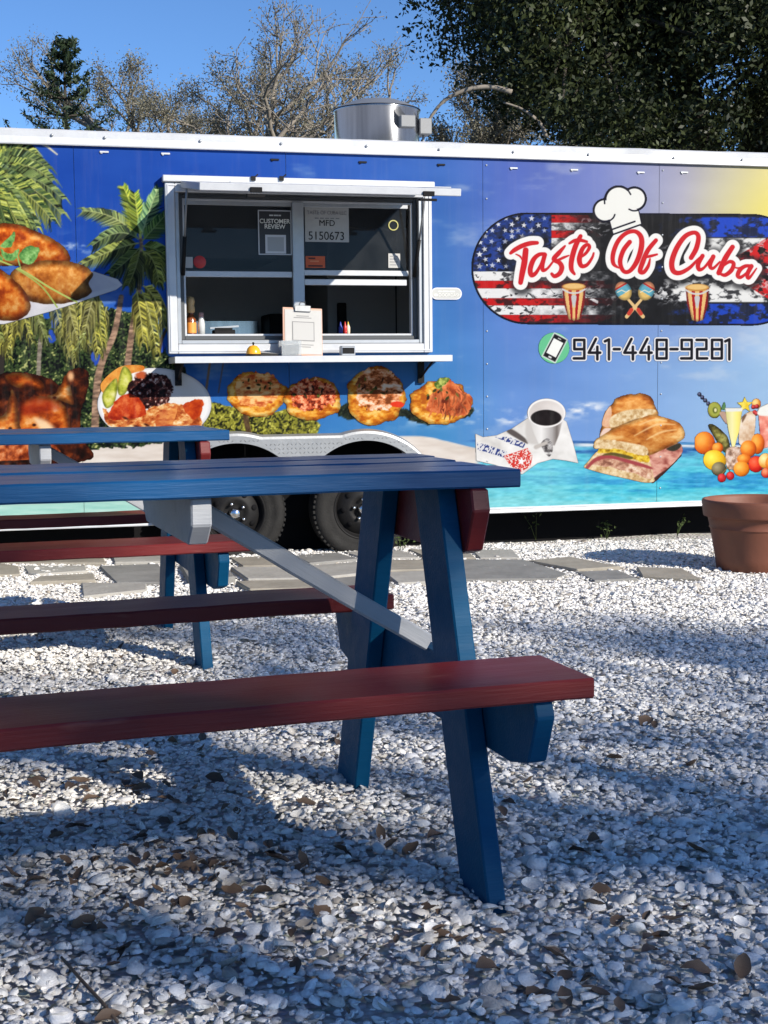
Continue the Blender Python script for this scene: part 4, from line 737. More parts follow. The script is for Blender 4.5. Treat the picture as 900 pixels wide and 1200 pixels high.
# running gear
MB().box(S0 + .1, S1 - .1, .335, .39, -.12, ZB).build('chassis_shade_skirt', M_BLIND, TR)  # near-black rail skirt added to keep the space below the trailer black
MB().box(S0 + .1, S1 - .1, 1.9, 1.96, -.12, ZB).build('chassis_shade_skirt', M_BLIND, TR)
MB().box(HUBS[0] - .48, HUBS[1] + .48, .30, .33, .18, .72).build('wheel_well', M_BLIND, TR)
def fender():
    b = MB(); n = 110; a0, a1 = HUBS[0] - .462, HUBS[1] + .462; top, bot = [], []
    for i in range(n):
        s = a0 + (a1 - a0) * i / (n - 1); o = [math.sqrt(max(0, .462 ** 2 - (s - h) ** 2)) for h in HUBS]; c = [math.sqrt(max(0, .40 ** 2 - (s - h) ** 2)) for h in HUBS]
        zt = HZ + max(o); zt = max(zt, HZ + .44) if HUBS[0] < s < HUBS[1] else zt
        zb = HZ + max(c) if max(c) > 0 else ZB; zb = min(max(zb, ZB), zt - .002); top.append((s, max(zt, ZB + .002))); bot.append((s, zb))
    vs, fs = [], []
    for i in range(n):
        s, zt = top[i]; zb = bot[i][1]; vs += [(s, .0, zt + .004), (s, -.03, zt + .004), (s, -.052, zt - .008), (s, -.056, zt - .022 if zt - zb > .05 else (zt + zb) / 2), (s, -.056, zb), (s, .0, zb)]
    for i in range(n - 1):
        for k in range(5): fs.append((i * 6 + k, i * 6 + k + 1, (i + 1) * 6 + k + 1, (i + 1) * 6 + k))
    b.add(vs, fs)
    g = .024; i = 0
    for ix in range(int((a1 - a0) / g)):
        for iz in range(24):
            s, z = a0 + ix * g + g / 2, ZB + iz * g; k = min(n - 1, int((s - a0) / (a1 - a0) * (n - 1)))
            if bot[k][1] + .012 < z < top[k][1] - .034 and abs(s - a0) > .02:
                sg = 1 if (ix + iz) % 2 else -1; a, c = .0095, .0028; u = (a * .707, sg * a * .707); w_ = (-c * sg * .707, c * .707)
                b.add([(s + u[0], -.0565, z + u[1]), (s + w_[0], -.0565, z + w_[1]), (s - u[0], -.0565, z - u[1]), (s - w_[0], -.0565, z - w_[1]), (s, -.0592, z)], [(0, 1, 4), (1, 2, 4), (2, 3, 4), (3, 0, 4)])
    return b.build('fender', M_MILL, TR, label='tread plate wheel fender with two arches')
fender()
def wheel(s):
    e = bpy.data.objects.new('wheel', None); COL.objects.link(e); e.parent = TR; e.location = (s, .03, HZ); e.rotation_euler = (R(90), R(17 * s), 0); e.empty_display_size = .1
    t = MB(); rt = .292
    t.lathe([(.165, -.16), (.2, -.175), (.262, -.175), (.285, -.165), (rt, -.15), (rt, -.1), (rt - .007, -.098), (rt - .007, -.09), (rt, -.088), (rt, -.02), (rt - .005, -.012), (.284, .0), (.262, .012), (.235, .016), (.231, .012), (.2, .013), (.175, .008), (.165, -.004)], 56)
    for k in range(60):
        a = k * math.pi / 30; m_ = Matrix.Rotation(a, 4, 'Z'); t.box(.284, rt + .003, -.008, .008, -.06, .0015, m_)
    t.build('tyre', M_RUB, e)
    r = MB(); n = 64
    r.lathe([(.168, -.16), (.172, -.002), (.178, .008), (.172, .012), (.164, .004), (.158, -.03), (.15, -.036)], n)
    r.lathe([(.15, -.036), (.128, -.014), (.09, .0), (.066, .004), (.06, -.01), (.0, -.012)], n)
    r.build('rim', M_BLACK, e)
    for k in range(8):
        a = k * math.pi / 4; m_ = Matrix.Rotation(a, 4, 'Z') @ Matrix.Translation((.118, 0, -.006)) @ Matrix.Rotation(R(30), 4, 'Y'); MB().lathe([(.0, .0014), (.016, .0014), (.017, -.001)], 14, m_).build('rim_hole', M_BLIND, e)
    for k in range(5):
        a = k * 2 * math.pi / 5 + .4; m_ = Matrix.Rotation(a, 4, 'Z') @ Matrix.Translation((.058, 0, .0)); MB().lathe([(.0, .03), (.006, .029), (.0095, .024), (.0105, .002), (.0105, -.01)], 10, m_).build('lug_nut', mat('chrome', (.8, .8, .8), .12, 1.), e)
    MB().lathe([(0, .034), (.02, .032), (.03, .022), (.033, .0), (.033, -.014)], 24).build('hub_cap', mat('chrome'), e)
    return e
for h in HUBS: wheel(h)
for h in HUBS: MB().tube([(h, .2, HZ), (h, 2.0, HZ)], .04, 10).build('axle', M_BLIND, TR)
# roof fan
fc = .034; FA = MB()
FA.lathe([(.262, 2.30), (.262, 2.625), (.268, 2.63), (.268, 2.64), (.262, 2.645)], 48, Matrix.Translation((fc + .14, .75, 0)))
fan = FA.build('exhaust_fan', M_STEEL, TR, label='round stainless exhaust fan on the trailer roof')
MB().lathe([(.272, 2.643), (.255, 2.652), (.17, 2.688), (.15, 2.696), (.0, 2.70)], 48, Matrix.Translation((fc + .14, .75, 0))).build('fan_cap', mat('fan_cap', (.36, .37, .38), .5, .7), fan)
MB().box(fc + .21, fc + .30, .44, .505, 2.50, 2.57).build('junction_box', mat('grey_box', (.22, .225, .23), .5), fan, bevel=.004)
MB().box(fc + .375, fc + .45, .60, .72, 2.49, 2.585).build('junction_box', mat('grey_box', (.22, .225, .23), .5), fan, bevel=.004)
MB().tube([(fc + .412, .66, 2.49), (fc + .415, .66, 2.33)], .008, 8).build('conduit', M_GREYM, fan)

# ------------------------------------------------------------ serving window
def ring(b, s0, s1, z0, z1, w_, y0, y1, top=True):       # a rectangular frame, y0 (front) to y1 (back), pieces butted
    b.box(s0, s0 + w_, y0, y1, z0, z1).box(s1 - w_, s1, y0, y1, z0, z1).box(s0 + w_ + .0004, s1 - w_ - .0004, y0, y1, z0, z0 + w_)
    if top: b.box(s0 + w_ + .0004, s1 - w_ - .0004, y0, y1, z1 - w_, z1)
    return b
FS0, FS1, FZ0, FZ1 = -1.222, .288, 1.148, 2.075
b = MB(); ring(b, FS0, FS1, FZ0, FZ1, .052, -.045, -.004); wf = b.build('serving_window', M_ALU, TR, bevel=.004, label='aluminium framed serving window with an opened hatch')
b = MB(); ring(b, FS0 + .053, FS1 - .053, FZ0 + .053, FZ1 - .03, .022, -.03, .012); b.build('frame_lip', M_GREYM, wf, bevel=.003)
b = MB(); ring(b, FS0 + .012, FS1 - .012, FZ0 + .012, FZ1 - .012, .007, -.0495, -.0455); b.build('frame_bead', M_ALU, wf)
b = MB(); ring(b, FS0 + .077, FS1 - .077, FZ0 + .077, FZ1 - .054, .02, .004, .05); b.build('sash_track', mat('dark_track', (.06, .065, .07), .5), wf, bevel=.002)  # track and lip toned darker, putting the jamb's shade into the colour
b = MB(); ring(b, FS0 + .0975, FS1 - .0975, FZ0 + .0975, FZ1 - .076, .012, .018, .06); b.build('sash_track', M_ALU, wf, bevel=.002)
MB().box(FS0 - .012, FS1 + .014, -.062, -.004, FZ1 + .0005, FZ1 + .036).build('hinge_rail', M_ALU, wf, bevel=.004)
MB().box(-.512, -.447, .002, .04, FZ0 + .098, FZ1 - .086).build('mullion', M_GREYM, wf, bevel=.003)
for (s0, s1, z0, z1, y0, m_) in [(-1.113, -.513, 1.572, 1.604, .022, M_ALU), (-.446, .165, 1.585, 1.615, .022, M_ALU), (-.446, .150, 1.530, 1.563, .006, M_ALU), (-1.113, -.513, 1.965, 1.988, .022, M_GREYM), (-.446, .165, 1.965, 1.988, .022, M_GREYM)]:
    MB().box(s0, s1, y0, y0 + .018, z0, z1).build('sash_rail', m_, wf, bevel=.002)
for (s0, s1, z0, z1) in [(-1.11, -.514, 1.605, 1.964), (-.445, .155, 1.616, 1.964)]:
    b = MB(); b.add([(s0, .031, z0), (s1, .031, z0), (s1, .031, z1), (s0, .031, z1)], [(0, 1, 2, 3)]); b.build('glass_pane', M_GLASS, wf)
for k, x in enumerate((330, 505)):
    p = lw(x if k == 0 else 297, 209, .07); MB().box(p.x - .012, p.x + .012, -.075, -.063, p.z - .012, p.z + .012).tube([p, p + Vector((.025, 0, .022))], .004, 6).build('hatch_latch', M_BLACK, wf)
# hatch: a framed aluminium door swung up, front edge a little lower than the hinge
HT = MB(); hp, hz0, hz1 = .80, 2.052, 1.938; L = math.hypot(hp, hz0 - hz1); ang = math.atan2(hz0 - hz1, hp)
HM = Matrix.Translation((0, -.05, hz0)) @ Matrix.Rotation(ang, 4, 'X')          # local: y = -distance from hinge
HS0, HS1 = -1.14, .205
HT.box(HS0 + .03, HS1 - .03, -L + .03, -.012, .004, .026, HM); hatch = HT.build('hatch', M_ALU, TR, label='white serving hatch propped open above the window')
b = MB(); b.box(HS0, HS1, -L, -L + .029, -.008, .03, HM); b.build('hatch_edge', M_ALU, hatch, bevel=.003)
for s in (HS0, HS1 - .029): MB().box(s, s + .029, -L + .0295, -.012, -.008, .03, HM).build('hatch_edge', M_GREYM, hatch, bevel=.003)
MB().box(-.62, -.59, -L + .031, -.02, -.012, .0035, HM).build('hatch_rib', M_GREYM, hatch)
MB().box(-.30, -.27, -L + .031, -.02, -.012, .0035, HM).build('hatch_rib', M_GREYM, hatch)
for s in (-.86, .03): MB().box(s - .045, s + .045, -L - .008, -L + .03, -.036, -.0225, HM).box(s - .03, s + .03, -L - .012, -L - .0005, -.012, .014, HM).build('hatch_lock', M_BLACK, hatch, bevel=.002)
MB().box(HS0 + .2, HS1 + .04, -L * .62, -L * .58, .031, .036, HM).build('drip_strip', M_ALU, hatch)
for s in (HS0 + .012, HS1 - .012):
    p0, p1 = HM @ Vector((s, -.20, -.008)), Vector((-1.13 if s < 0 else .19, -.012, 1.58)); mid = p0.lerp(p1, .55)
    MB().tube([p0, mid], .006, 8).build('gas_strut', M_MILL, hatch); MB().tube([mid, p1], .011, 8).build('gas_strut', M_BLACK, hatch)
# counter shelf
SHZ = 1.128
b = MB(); b.box(-1.215, .318, -.31, -.005, SHZ - .006, SHZ); b.box(-1.215, .318, -.314, -.3105, SHZ - .034, SHZ + .0005); b.box(-1.219, -1.2155, -.314, -.005, SHZ - .034, SHZ).box(.3185, .322, -.314, -.005, SHZ - .034, SHZ)
shelf = b.build('counter_shelf', M_ALU, TR, label='narrow aluminium counter below the serving window')
for s in (-1.17, .225):
    b = MB(); b.box(s - .018, s + .018, -.022, -.004, SHZ - .155, SHZ - .007).box(s - .014, s + .014, -.27, -.0225, SHZ - .03, SHZ - .0065).tube([(s, -.25, SHZ - .034), (s, -.02, SHZ - .12)], .007, 6); b.build('shelf_bracket', M_BLACK, shelf)
# delivery plate beside the window
p0, p1 = lw(505, 344, .004), lw(541, 344, .004); hh = .034
def pill(x0, x1, z, h, y, n=10): return [(x1 - h + h * math.cos(a), z + h * math.sin(a)) for a in np.linspace(-math.pi / 2, math.pi / 2, n)] + [(x0 + h + h * math.cos(a), z + h * math.sin(a)) for a in np.linspace(math.pi / 2, 1.5 * math.pi, n)]
pl = MB().prism(pill(p0.x, p1.x, p0.z, hh, 0), -.003, -.0085).build('delivery_plate', mat('plate_edge', (.62, .62, .68), .4), TR, label='small grey pill shaped delivery service plate')
MB().prism(pill(p0.x + .005, p1.x - .005, p0.z, hh - .005, 0), -.0086, -.0095).build('plate_face', mat('plate_face', (.42, .42, .40), .5), pl)
M_PALE = mat('pale_ink', (.72, .72, .68), .6)
fmesh('DOORDASH', .024, M_PALE, 'plate_lettering', pl, ((p0.x + p1.x) / 2 + .018, -.0104, p0.z - .009), (R(90), 0, 0))
MB().prism(pill(p0.x + .018, p0.x + .04, p0.z - .008, .006, 0), -.0097, -.0106).build('plate_mark', M_PALE, pl)
for a, c in ((-.05, -.03), (-.024, .012), (.018, .05)): MB().box((p0.x + p1.x) / 2 + a, (p0.x + p1.x) / 2 + c, -.0104, -.0097, p0.z + .009, p0.z + .015).build('plate_lettering', M_PALE, pl)

# papers and stickers on the glass (flat prints, on the glass plane)
def glass_rect(name, x0, y0, x1, y1, m_, label, cat, off=-.027, tilt=0.):
    a, c = lw(x0, y0, off), lw(x1, y1, off); cx, cz = (a.x + c.x) / 2, (a.z + c.z) / 2
    t = thing(name, label, cat, tw((cx, -off, cz)), PHI); wd, ht = abs(c.x - a.x), abs(a.z - c.z)
    MB().box(-wd / 2, wd / 2, -.0008, .0008, -ht / 2, ht / 2).build('sheet', m_, t); return t, wd, ht
FR = (R(90), 0, 0)
t, wd, ht = glass_rect('permit_notice', 357, 241, 409, 284, M_WHITE, 'white printed permit notice reading MFD 5150673 on the window glass', 'notice')
fmesh('TASTE OF CUBA LLC', .030, mat('faded_ink', (.25, .25, .26), .6), 'lettering', t, (0, -.0022, ht * .31), FR, sx=.82); fmesh('MFD', .047, M_INK, 'lettering', t, (0, -.0022, ht * .02), FR); fmesh('5150673', .066, M_INK, 'lettering', t, (-.004, -.0022, -ht * .34), FR, sx=.92)
for k in range(5): MB().box(-.07 + k * .03, -.048 + k * .03, -.0018, -.0009, ht * .16 - .003, ht * .16 + .003).build('lettering', mat('faded_ink'), t)
t, wd, ht = glass_rect('review_poster', 302, 246, 342, 299, mat('poster_dark', (.02, .022, .03), .4), 'dark customer review poster with a white tent card picture on the glass', 'poster')
b = MB(); ring(b, -wd / 2, wd / 2, -ht / 2, ht / 2, .006, -.003, -.0009); b.build('border', mat('grey_border', (.5, .52, .55), .5), t)
fmesh('CUSTOMER', .034, M_PALE, 'lettering', t, (0, -.0022, ht * .25), FR, sx=.98, bold=.0006); fmesh('REVIEW', .034, M_PALE, 'lettering', t, (0, -.0022, ht * .13), FR, bold=.0006)
MB().box(-.055, .062, -.0019, -.0009, -ht / 2 + .008, -ht * .05).build('card', mat('grey_card', (.55, .57, .6), .5), t); MB().box(-.043, .05, -.0028, -.0020, -ht / 2 + .02, -ht * .1).build('card_face', mat('grey_card2', (.33, .35, .37), .5), t)
for k, (a, c) in enumerate(((-.03, -.008), (-.004, .02), (.022, .036))): MB().box(a, c, -.0018, -.0009, ht * .37, ht * .40).build('lettering', mat('grey_card'), t)
t, wd, ht = glass_rect('notice_sticker', 358, 300, 381, 314, mat('orange_sticker', (.55, .09, .02), .5), 'orange rectangular sticker low on the window glass', 'sticker')
for k, (a, c, z) in enumerate(((-.04, .0, .02), (-.042, .042, -.022), (-.03, .02, .004))): MB().box(a, c, -.0019, -.0009, z - .004, z + .004).build('lettering', mat('sticker_ink', (.06, .015, .01), .6) if k < 2 else mat('sticker_pale', (.62, .2, .08), .6), t)
t, wd, ht = glass_rect('hours_sticker', 455, 297, 469, 314, M_WHITE, 'small white sticker with grey print in the right glass corner', 'sticker')
for k in range(4): MB().box(-.026, .02 - .008 * (k % 2), -.0019, -.0009, .022 - k * .016, .028 - k * .016).build('lettering', mat('faded_ink'), t)
t, wd, ht = glass_rect('card_sticker', 217, 301, 226, 314, M_WHITE, 'small white sticker in the left glass corner', 'sticker')
p = lw(234, 307, -.027); t = tag(MB().lathe([(0, .0012), (.034, .001), (.035, 0)], 22, Matrix.Rotation(R(90), 4, 'X')).build('round_sticker', mat('red_sticker', (.5, .03, .03), .45), None, tw(p), (0, 0, PHI)), 'round red sticker beside the white one on the left glass', 'sticker')
p = lw(461, 264, -.027); rg = MB(); rg.lathe([(.024, .001), (.03, .001)], 22, Matrix.Rotation(R(90), 4, 'X')); tag(rg.build('ring_sticker', mat('yellow_ring', (.4, .38, .12), .5), None, tw(p), (0, 0, PHI)), 'faint yellow ring sticker on the right glass', 'sticker')

# ------------------------------------------------------------ inside the trailer
MB().box(S0 + .04, S1 - .04, DEP - .05, DEP - .035, ZB + .05, ZT - .04).build('inner_wall', M_DARKIN, TR)
MB().box(S0 + .04, S1 - .04, .03, DEP - .06, ZT - .055, ZT - .035).build('inner_ceiling', M_DARKIN, TR)
MB().box(S0 + .04, S1 - .04, .34, DEP - .06, ZB + .05, ZB + .07).build('inner_floor', M_DARKIN, TR)
for a, c in ((S0 + .04, OS0 - .03), (OS1 + .03, S1 - .04)): MB().box(a, c, .012, .03, ZB + .08, ZT - .06).build('inner_lining', M_DARKIN, TR)
MB().box(OS0 - .029, OS1 + .029, .062, .075, .76, OZ0 + .03).build('inner_lining', M_DARKIN, TR)
def inner(name, label, cat, boxes, m_, detail=()):
    x = (boxes[0][0] + boxes[0][1]) / 2; y = (boxes[0][2] + boxes[0][3]) / 2
    t = thing(name, label, cat, tw((x, y, ZB + .07)), PHI)
    for nm, bx, mm in [('body', q, m_) for q in boxes] + list(detail): MB().box(bx[0] - x, bx[1] - x, bx[2] - y, bx[3] - y, bx[4] - ZB - .07, bx[5] - ZB - .07).build(nm, mm, t, bevel=.006)
    return t
inner('griddle_counter', 'dark steel griddle counter along the inner back wall', 'counter', [(-1.9, -.35, 1.55, 2.19, ZB + .0705, 1.16)], M_STEEL, [('griddle_top', (-1.7, -.75, 1.6, 2.1, 1.1605, 1.27), M_BLACK), ('backsplash', (-1.9, -.35, 2.15, 2.19, 1.1605, 1.42), M_STEEL)])
inner('range_hood', 'long steel hood above the griddle inside the trailer', 'hood', [(-1.9, -.35, 1.35, 2.19, 1.78, 2.27)], mat('dull_steel', (.3, .31, .32), .4, .3))
inner('upright_fridge', 'tall grey refrigerator inside behind the right window half', 'refrigerator', [(-.02, .95, 1.35, 2.18, ZB + .0705, 2.0)], mat('fridge_grey', (.30, .31, .32), .4), [('door_gap', (.445, .452, 1.343, 1.3495, .4, 1.95), M_BLACK), ('handle', (.04, .10, 1.31, 1.345, 1.0, 1.5), M_BLACK)])
inner('steel_rack', 'dark steel shelf rack inside the trailer between hood and fridge', 'rack', [(-.33, -.06, 1.8, 2.15, ZB + .0705, 1.45)], M_BLACK)
inner('prep_table', 'steel prep table inside below the serving window', 'table', [(-1.2, .2, .08, .5, 1.215, 1.255)], M_STEEL, [('leg', (-1.18, -1.14, .1, .14, ZB + .0705, 1.2145), M_STEEL), ('leg', (.14, .18, .1, .14, ZB + .0705, 1.2145), M_STEEL)])

# ------------------------------------------------------------ things on the counter and sill
SH = SHZ + .001
def lathe_thing(name, label, cat, p, parts, n=20, group=None):
    t = thing(name, label, cat, tw(p), PHI, group)
    for nm, pr, m_ in parts: MB().lathe(pr, n).build(nm, m_, t)
    return t
sill = 1.255 + .0005
def on(px, py, off): s, z = wall(px, py, off); return float(s)
M_CLEAR = mat('clear_plastic', (.75, .77, .78), .15); M_CLEAR.node_tree.nodes['Principled BSDF'].inputs['Transmission Weight'].default_value = .75
lathe_thing('hot_sauce_bottle', 'orange labelled sauce bottle with a round wooden cap', 'bottle', (on(224, 385, -.16), .16, sill), [('bottle', [(0, 0), (.028, 0), (.029, .01), (.029, .09), (.02, .105), (.014, .115), (.014, .125)], mat('brown_glass', (.18, .05, .015), .15)), ('label', [(.0295, .012), (.0297, .07)], mat('orange_label', (.75, .28, .05), .5)), ('cap', [(.0145, .124), (.022, .13), (.024, .15), (.019, .165), (.021, .172), (.024, .19), (.017, .212), (0, .217)], mat('pale_wood', (.62, .40, .18), .5))])
lathe_thing('salt_shaker', 'small clear shaker with a pinkish cap beside the sauce bottle', 'shaker', (on(236, 385, -.16), .16, sill), [('jar', [(0, 0), (.02, 0), (.021, .06), (.016, .09), (.013, .1)], mat('cloudy_glass', (.5, .52, .52), .2)), ('cap', [(.0145, .1), (.0145, .125), (0, .128)], mat('pink_cap', (.55, .3, .25), .5))])
t = thing('card_terminal', 'small dark payment terminal inside on the prep table', 'terminal', tw((on(262, 388, -.2), .2, sill)), PHI)
MB().box(-.06, .06, -.05, .05, 0, .03).build('base', M_BLACK, t, bevel=.004); MB().box(-.075, .09, -.01, .012, .04, .05, Matrix.Rotation(R(-4), 4, 'Y')).build('bar', M_GREYM, t); MB().box(-.05, .05, -.012, .01, .0305, .042).build('screen', M_BLACK, t)
for k, (x, c, lb) in enumerate([(404.5, (.5, .03, .03), 'small red squeeze bottle on the prep table'), (409, (.75, .62, .45), 'small cream bottle with yellow cap on the prep table'), (401, (.04, .06, .35), 'small blue capped bottle on the prep table')]):
    lathe_thing('condiment_bottle', lb, 'bottle', (on(x, 388, -.2), .2 + .02 * k, sill), [('bottle', [(0, 0), (.011, 0), (.012, .045), (.006, .06)], mat('bottle_%d' % k, c, .35)), ('nozzle', [(.006, .06), (.002, .078), (0, .079)], mat('nozzle_%d' % k, [(.5, .04, .03), (.7, .5, .08), (.05, .07, .4)][k], .4))], 12, 'little condiment bottles on the prep table')
lathe_thing('call_bell', 'yellow domed call bell on the counter', 'bell', (on(297, 415, .2), -.2, SH), [('base', [(0, .0), (.045, 0), (.045, .008), (.034, .012)], M_BLACK), ('dome', [(.04, .0125), (.04, .022), (.033, .042), (.02, .056), (0, .061)], mat('yellow_enamel', (.8, .36, .02), .25)), ('button', [(.004, .06), (.004, .068), (.007, .07), (.005, .076), (0, .077)], M_BLACK)], 24)
t = thing('napkin_holder', 'clear plastic napkin holder with white napkins on the counter', 'napkin holder', tw((on(340, 412, .18), -.18, SH)), PHI)
MB().box(-.055, .055, -.045, .045, 0, .006).box(-.055, .055, -.045, -.041, .0065, .085).box(-.055, .055, .041, .045, .0065, .085).build('holder', M_CLEAR, t); MB().box(-.045, .045, -.036, .036, .007, .062).build('napkins', M_WHITE, t, bevel=.006)
b = MB(); 
for k in range(5): b.add([(-.07 + .0, -.02, .01 + .004 * k), (.05, -.03, .006 + .003 * k), (.06, .03, .012 + .003 * k), (-.05, .03, .02 + .003 * k)], [(0, 1, 2, 3)])
tag(b.build('napkin_pile', M_WHITE, None, tw((on(315, 415, .17), -.17, SH - .005)), (0, 0, PHI)), 'crumpled pale napkins lying between the bell and the napkin holder', 'napkin')
# clipboard leaning back against the window frame
t = thing('clipboard', 'clipboard holding a white payment sheet, leaning on the counter', 'clipboard', tw((on(355, 413, .15), -.15, SH)), PHI); LM = Matrix.Rotation(R(-12), 4, 'X') @ Matrix.Rotation(R(2.5), 4, 'Y')
MB().box(-.112, .112, 0, .006, .003, .275, LM).build('board', mat('hardboard', (.55, .33, .24), .6), t, bevel=.003); MB().box(-.1, .108, -.003, -.0005, .012, .262, LM).build('sheet', M_WHITE, t)
MB().box(-.06, .066, -.0041, -.0031, .085, .195, LM).build('print_frame', mat('grey_print', (.2, .2, .2), .6), t); MB().box(-.055, .061, -.0052, -.0042, .09, .19, LM).build('print_field', mat('pale_print', (.4, .395, .385), .6), t)
for z, a in ((.215, .05), (.225, .035), (.062, .06), (.05, .045)): MB().box(-a, a, -.0042, -.0031, z, z + .004, LM).build('print_line', mat('grey_print'), t)
MB().box(-.045, .045, -.014, -.0032, .25, .285, LM).tube([LM @ Vector((-.02, -.006, .286)), LM @ Vector((-.012, -.008, .305)), LM @ Vector((.012, -.008, .305)), LM @ Vector((.02, -.006, .286))], .004, 6).build('clip', M_MILL, t, bevel=.002)
t = thing('card_reader', 'little black card reader lying on the counter', 'card reader', tw((on(407, 412, .16), -.16, SH)), PHI); MB().box(-.04, .04, -.03, .03, 0, .055).build('case', M_GREYM, t, bevel=.005); MB().box(-.033, .033, -.0325, -.0305, .012, .045).build('screen', M_BLACK, t)

# ------------------------------------------------------------ picnic tables
M_BLUE = wood('blue_paint', (.002, .062, .142), (.004, .078, .172), (.03, .095, .17), .5); M_BLUE.node_tree.nodes['Principled BSDF'].inputs['Specular IOR Level'].default_value = .12
M_BTOP = wood('blue_gloss_paint', (.004, .062, .175), (.008, .080, .215), (.02, .09, .22), .3); M_BTOP.node_tree.nodes['Principled BSDF'].inputs['Specular IOR Level'].default_value = .35
for q_, cw in ((M_BTOP, .35),):
    bs = q_.node_tree.nodes['Principled BSDF']; bs.inputs['Coat Weight'].default_value = cw; bs.inputs['Coat Roughness'].default_value = .22
M_RED = wood('red_paint', (.135, .014, .014), (.165, .020, .018), (.19, .05, .04), .42)
M_RED.node_tree.nodes['Principled BSDF'].inputs['Coat Weight'].default_value = .15; M_RED.node_tree.nodes['Principled BSDF'].inputs['Coat Roughness'].default_value = .3
M_RED.node_tree.nodes['Principled BSDF'].inputs['Specular IOR Level'].default_value = .25
M_PALEW = wood('pale_grey_paint', (.36, .37, .385), (.44, .45, .465), (.28, .28, .28), .5)
def board(name, x0, x1, y0, y1, z0, z1, m_, parent, seed=0, jit=.0005, mtx=None):  # a sawn board, long axis x, eased edges
    q = random.Random(seed); n = max(3, int((x1 - x0) / .06)); ch = .004; vs, fs = [], []; cx, cy, cz = (x0 + x1) / 2, (y0 + y1) / 2, (z0 + z1) / 2
    wy, wz = 0., 0.
    for i in range(n + 1):
        x = x0 + (x1 - x0) * i / n - cx; wy = wy * .8 + q.gauss(0, jit); wz = wz * .8 + q.gauss(0, jit); a, b_ = (y1 - y0) / 2, (z1 - z0) / 2
        for (yy, zz) in ((-a + ch, -b_), (a - ch, -b_), (a, -b_ + ch), (a, b_ - ch), (a - ch, b_), (-a + ch, b_), (-a, b_ - ch), (-a, -b_ + ch)): vs.append((x, yy + wy + q.gauss(0, jit * .25), zz + wz + q.gauss(0, jit * .25)))
    for i in range(n):
        for k in range(8): fs.append((i * 8 + k, i * 8 + (k + 1) % 8, (i + 1) * 8 + (k + 1) % 8, (i + 1) * 8 + k))
    fs += [tuple(range(7, -1, -1)), tuple(range(n * 8, n * 8 + 8))]
    o = MB().add(vs, fs).build(name, m_, parent, (cx, cy, cz))
    if mtx is not None: o.matrix_local = mtx
    return o
TBL, TW, TH, BH = 1.83, .625, .827, .464
def table(loc, th, label, seed, near_end, far_end):
    t = thing('picnic_table', label, 'picnic table', (loc[0], loc[1], 0), th, 'blue and red picnic tables'); e = .0045; bw = (TW - 3 * .014) / 4
    for k in range(4): board('tabletop_plank', -TBL + .004 * k, -.006 * ((k * 7) % 3), k * (bw + .014), k * (bw + .014) + bw, TH - .0365, TH - .001 * ((k * 5) % 3), M_BTOP, t, seed + k)
    board('bench_plank', -TBL, near_end, -.323, -.088, BH - .0375, BH, M_RED, t, seed + 11); board('bench_plank', -TBL, far_end, .751, .951, BH - .0375, BH, M_RED, t, seed + 12)
    def pr(name, out, u0, u1, m_):
        c = Vector(((u0 + u1) / 2, sum(p[0] for p in out) / len(out), sum(p[1] for p in out) / len(out)))
        return MB().prism([(p[0] - c.y, p[1] - c.z) for p in out], u0 - c.x, u1 - c.x, 'x').build(name, m_, t, c, bevel=.0035)
    mir = lambda P: [(TW - v, z) for v, z in P]; g = -.012; tp = TH - .0385
    leg = [(-.184 + .327 * g, g), (-.037 + .327 * g, g), (-.037 + .327 * tp, tp), (-.184 + .327 * tp, tp)]
    low = [(-.30, .425), (-.312, .395), (-.276, .305), (-.19, .285), (.815, .285), (.90, .305), (.937, .395), (.925, .425)]
    top = [(-.005, tp), (-.017, .745), (.022, .662), (.075, .65), (.55, .65), (.603, .662), (.642, .745), (.63, tp)]
    for sg in (0, 1):
        U = (lambda a, b: (a, b)) if sg == 0 else (lambda a, b: (-TBL - b, -TBL - a))
        pr('leg', leg, *U(-.149, -.111), M_BLUE); pr('leg', mir(leg), *U(-.149, -.111), M_BLUE)
        pr('bench_support', low, *U(-.1095, -.0715), M_BLUE); pr('top_support', top, *U(-.1095, -.0715), M_RED)
        a, b = U(-.662, -.622); pr('cleat', [(.03, tp), (.03, .735), (.075, .695), (.55, .695), (.595, .735), (.595, tp)], a, b, M_PALEW)
        # diagonal brace from the cleat down to the bench support
        p0, p1 = Vector((-.61, .285, .752)), Vector((-.106, .285, .437))
        if sg: p0.x, p1.x = -TBL - p0.x, -TBL - p1.x
        d = (p1 - p0); L = d.length; d.normalize(); y = Vector((0, 1, 0)); z = d.cross(y).normalized(); mt = Matrix((d, y, z)).transposed().to_4x4(); mt.translation = (p0 + p1) / 2
        board('brace', -L / 2, L / 2, -.0445, .0445, -.019, .019, M_PALEW, t, seed + 20 + sg, .0006, mt)
    return t
table((.274, 2.8396), .3272, 'blue and red picnic table standing on open shells away from the slabs', 3, .0, -.01)
table((-.5505, 5.0859), .3105, 'blue and red picnic table standing next to the stepping slabs and the trailer', 33, .0, -.128)

